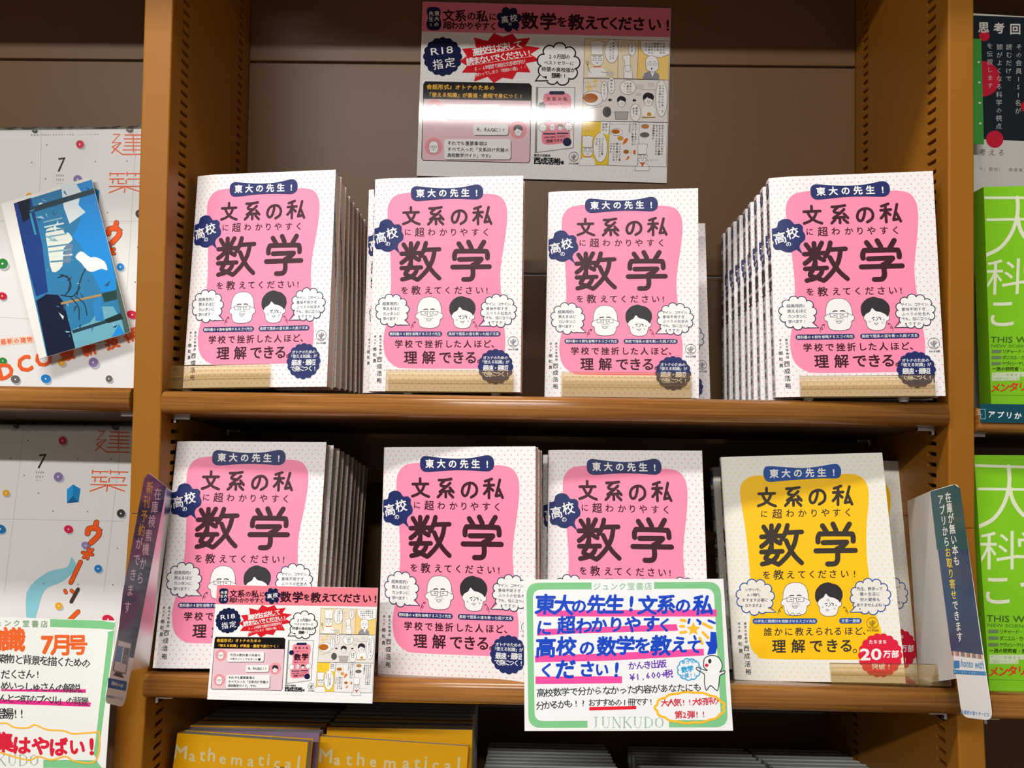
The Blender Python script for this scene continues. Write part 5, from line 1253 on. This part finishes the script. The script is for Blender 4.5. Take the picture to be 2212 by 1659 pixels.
for i in range(3):
    q2 = list(q); q2[1] += i*.019; q2[0] -= i*.0012; q2[2] -= i*.0025
    t = empty('grey_book', frame(q2)); tag(t, '%s grey-edged book behind the upper green paperback' % ('front', 'middle', 'rear')[i] if i < 2 else 'rear grey-edged book behind the upper green paperback', 'book', 'grey books behind the green paperback')
    bm = bmesh.new(); box(bm, 0, q2[6], 0, .0005, 0, q2[7]); box(bm, 0, q2[6], .0175, .018, 0, q2[7]); box(bm, 0, .0006, .0005, .0175, 0, q2[7]); bm_obj('cover', bm, mat('grey_cover', '#a9ada8', .3, .4), t)
    bm = bmesh.new(); box(bm, .0006, q2[6]-.0008, .0005, .0175, .0006, q2[7]-.0006); bm_obj('page_block', bm, PAGES_G, t)
# narrow green ticket standing in front of the notice board
p0, p1, p2 = at(2106, 82, .112), at(2119, 84, .112), at(2118, 311, .108)
bm = bmesh.new(); box(bm, -.006, (p1-p0).length+.0002, 0, .0008, 0, (p1-p2).length)
gt = bm_obj('bookmark', bm, mat('green_ticket', '#3f9a3a', .35, .3)); gt.matrix_world = plane_frame(Vector((p0.x, p2.y, p2.z)), Vector((p1.x, p2.y, p2.z)), p0); tag(gt, 'narrow green strip before the black notice board, beside the upright', 'strip')
a = Art(None, rough=.35); a.DL = .00007
a2 = Art(lambda px, py: (px, -py), rough=.35)
for i in range(4): a2.ell(.003, -(.02+.02*i), .0012, .0010, '#dfe9d4', 1, 8)
a2.build('print', gt)
# teal strip lying on the nosing of the right bay's upper shelf
sx0 = XR1+.0015
bm = bmesh.new(); box(bm, sx0, XR1+BAY-.002, -.0052, -.0044, -.0275, -.0125)
ts = bm_obj('shelf_strip', bm, mat('teal_strip', '#0f4a58', .25, .4)); tag(ts, 'dark teal strip with white lettering on the right bay shelf edge', 'sign')
a = Art(Sheet(frame((0, -.0053, 0, 0, 0, 0, 1, 1))), rough=.25); a.zoom(1980, 480, .3014)
a.text('アプリか', (537,1378), (726,1388), 54, '#e6ecec', 1, .03); a.line([(452,1340),(490,1340),(492,1408),(460,1410)], 4, '#9ac0c4', 1, closed=True); a.line([(430,1378),(470,1380)], 3, '#9ac0c4', 1.4)
o = a.build('print', ts); o.matrix_world = frame((0, -.0053, 0, 0, 0, 0, 1, 1))

# ------------------------------------------------------------------ lowest shelf: yellow mathematics books and grey stacks
def plain_book(q, label, group, name, cover, pages, T, art=None, src=None, spine=None):
    t = empty(name, frame(q)); tag(t, label, 'book', group); W, H = q[6], q[7]
    bm = bmesh.new(); box(bm, 0, W, 0, .0005, 0, H); box(bm, 0, W, T-.0005, T, 0, H); box(bm, 0, .0006, .0005, T-.0005, 0, H); bm_obj('cover', bm, cover, t)
    bm = bmesh.new(); box(bm, .0006, W-.0008, .0005, T-.0005, .0006, H-.0008); bm_obj('page_block', bm, pages, t)
    if art:
        a = Art(Sheet(frame(q)), rough=.3); art(a); return a.build('print', t, clip=(.0002, W-.0002, .0002, H-.0002))
YC = mat('amber_yellow_cover', '#f6b400', .3, .4); GC = mat('grey_cover', '#a9ada8', .3, .4); PC = mat('mauve_cover', '#9a7fa0', .35, .35)
LTR = '#e9dca8'
def m1(a):
    a.zoom(340, 1560, .19)
    for ch, x, y, s in (('M',265,350,170),('a',400,395,135),('t',515,385,150),('h',620,385,160),('e',745,425,135),('m',905,440,140),('a',1065,455,135),('t',1180,440,150),('i',1265,440,150),('c',1365,475,135),('a',1490,485,135),('l',1607,470,160)): a.g(ch, x, y-20, s*1.3, LTR, 1, .02, 6)
    a.line([(1340,518),(1440,512)], 8, '#3a2c18', 1)
def m2(a):
    a.zoom(740, 1540, .19)
    for ch, x, y, s in (('M',-190,500,170),('a',-60,545,135),('t',75,540,150),('h',210,540,160),('e',350,565,135),('m',540,580,150),('a',725,580,145),('t',850,580,160),('i',948,575,160),('c',1060,600,145),('a',1200,610,145),('l',1322,590,165)): a.g(ch, x, y-20, s*1.3, LTR, 1, .02, 4)
plain_book(Q['math1'], 'yellow mathematics book at the bottom left, front of its stack', 'yellow mathematics books on the lowest shelf', 'mathematics_book', YC, PAGES_G, .014, m1)
plain_book(Q['math2'], 'yellow mathematics book at the bottom, right of the other yellow one', 'yellow mathematics books on the lowest shelf', 'mathematics_book', YC, PAGES_G, .010, m2)
def back_stack(q0, dy, n, T, hs, where, cols, dx=0):
    for i in range(n):
        y = q0[1]+dy+i*(T+.0012)
        q = (q0[0]+dx+random.uniform(-.0015, .0015), y, shelf_z(S3, y)+.0005, 0, .2094, 0, q0[6]+random.uniform(-.001, .001), hs[i] if isinstance(hs, (list, tuple)) else hs)
        plain_book(q, '%s dim book from the front in the %s' % (ORD[i+1] if dy else ORD[i], where), 'shaded books on the lowest shelf', 'shaded_book', cols[i % len(cols)], PAGES_G, T)
q1 = Q['math1']; h1 = .1650
back_stack((-.243,)+q1[1:6]+(.118,), .022, 6, .0145, [.176, .177, .178, .179, .180, .181], 'bottom left stack behind the yellow book', [PC, YC, YC, GC, GC, GC])
q1 = Q['math2']
back_stack((-.122,)+q1[1:6]+(.1300,), .013, 9, .0135, [.178, .179, .180, .181, .182, .1825, .183, .1835, .184], 'second bottom stack behind the yellow book', [YC, GC, YC, GC, GC, GC, GC, GC, GC])
back_stack((.0205, .040, 0, 0, 0, 0, .123), 0, 10, .0135, .140, 'grey stack below the green card', [GC])
back_stack((.166, .040, 0, 0, 0, 0, .123), 0, 10, .0135, .139, 'grey stack right of the green card', [GC])
back_stack((.2935, .030, 0, 0, 0, 0, .0985), 0, 10, .0145, .139, 'grey stack at the bottom right', [GC])
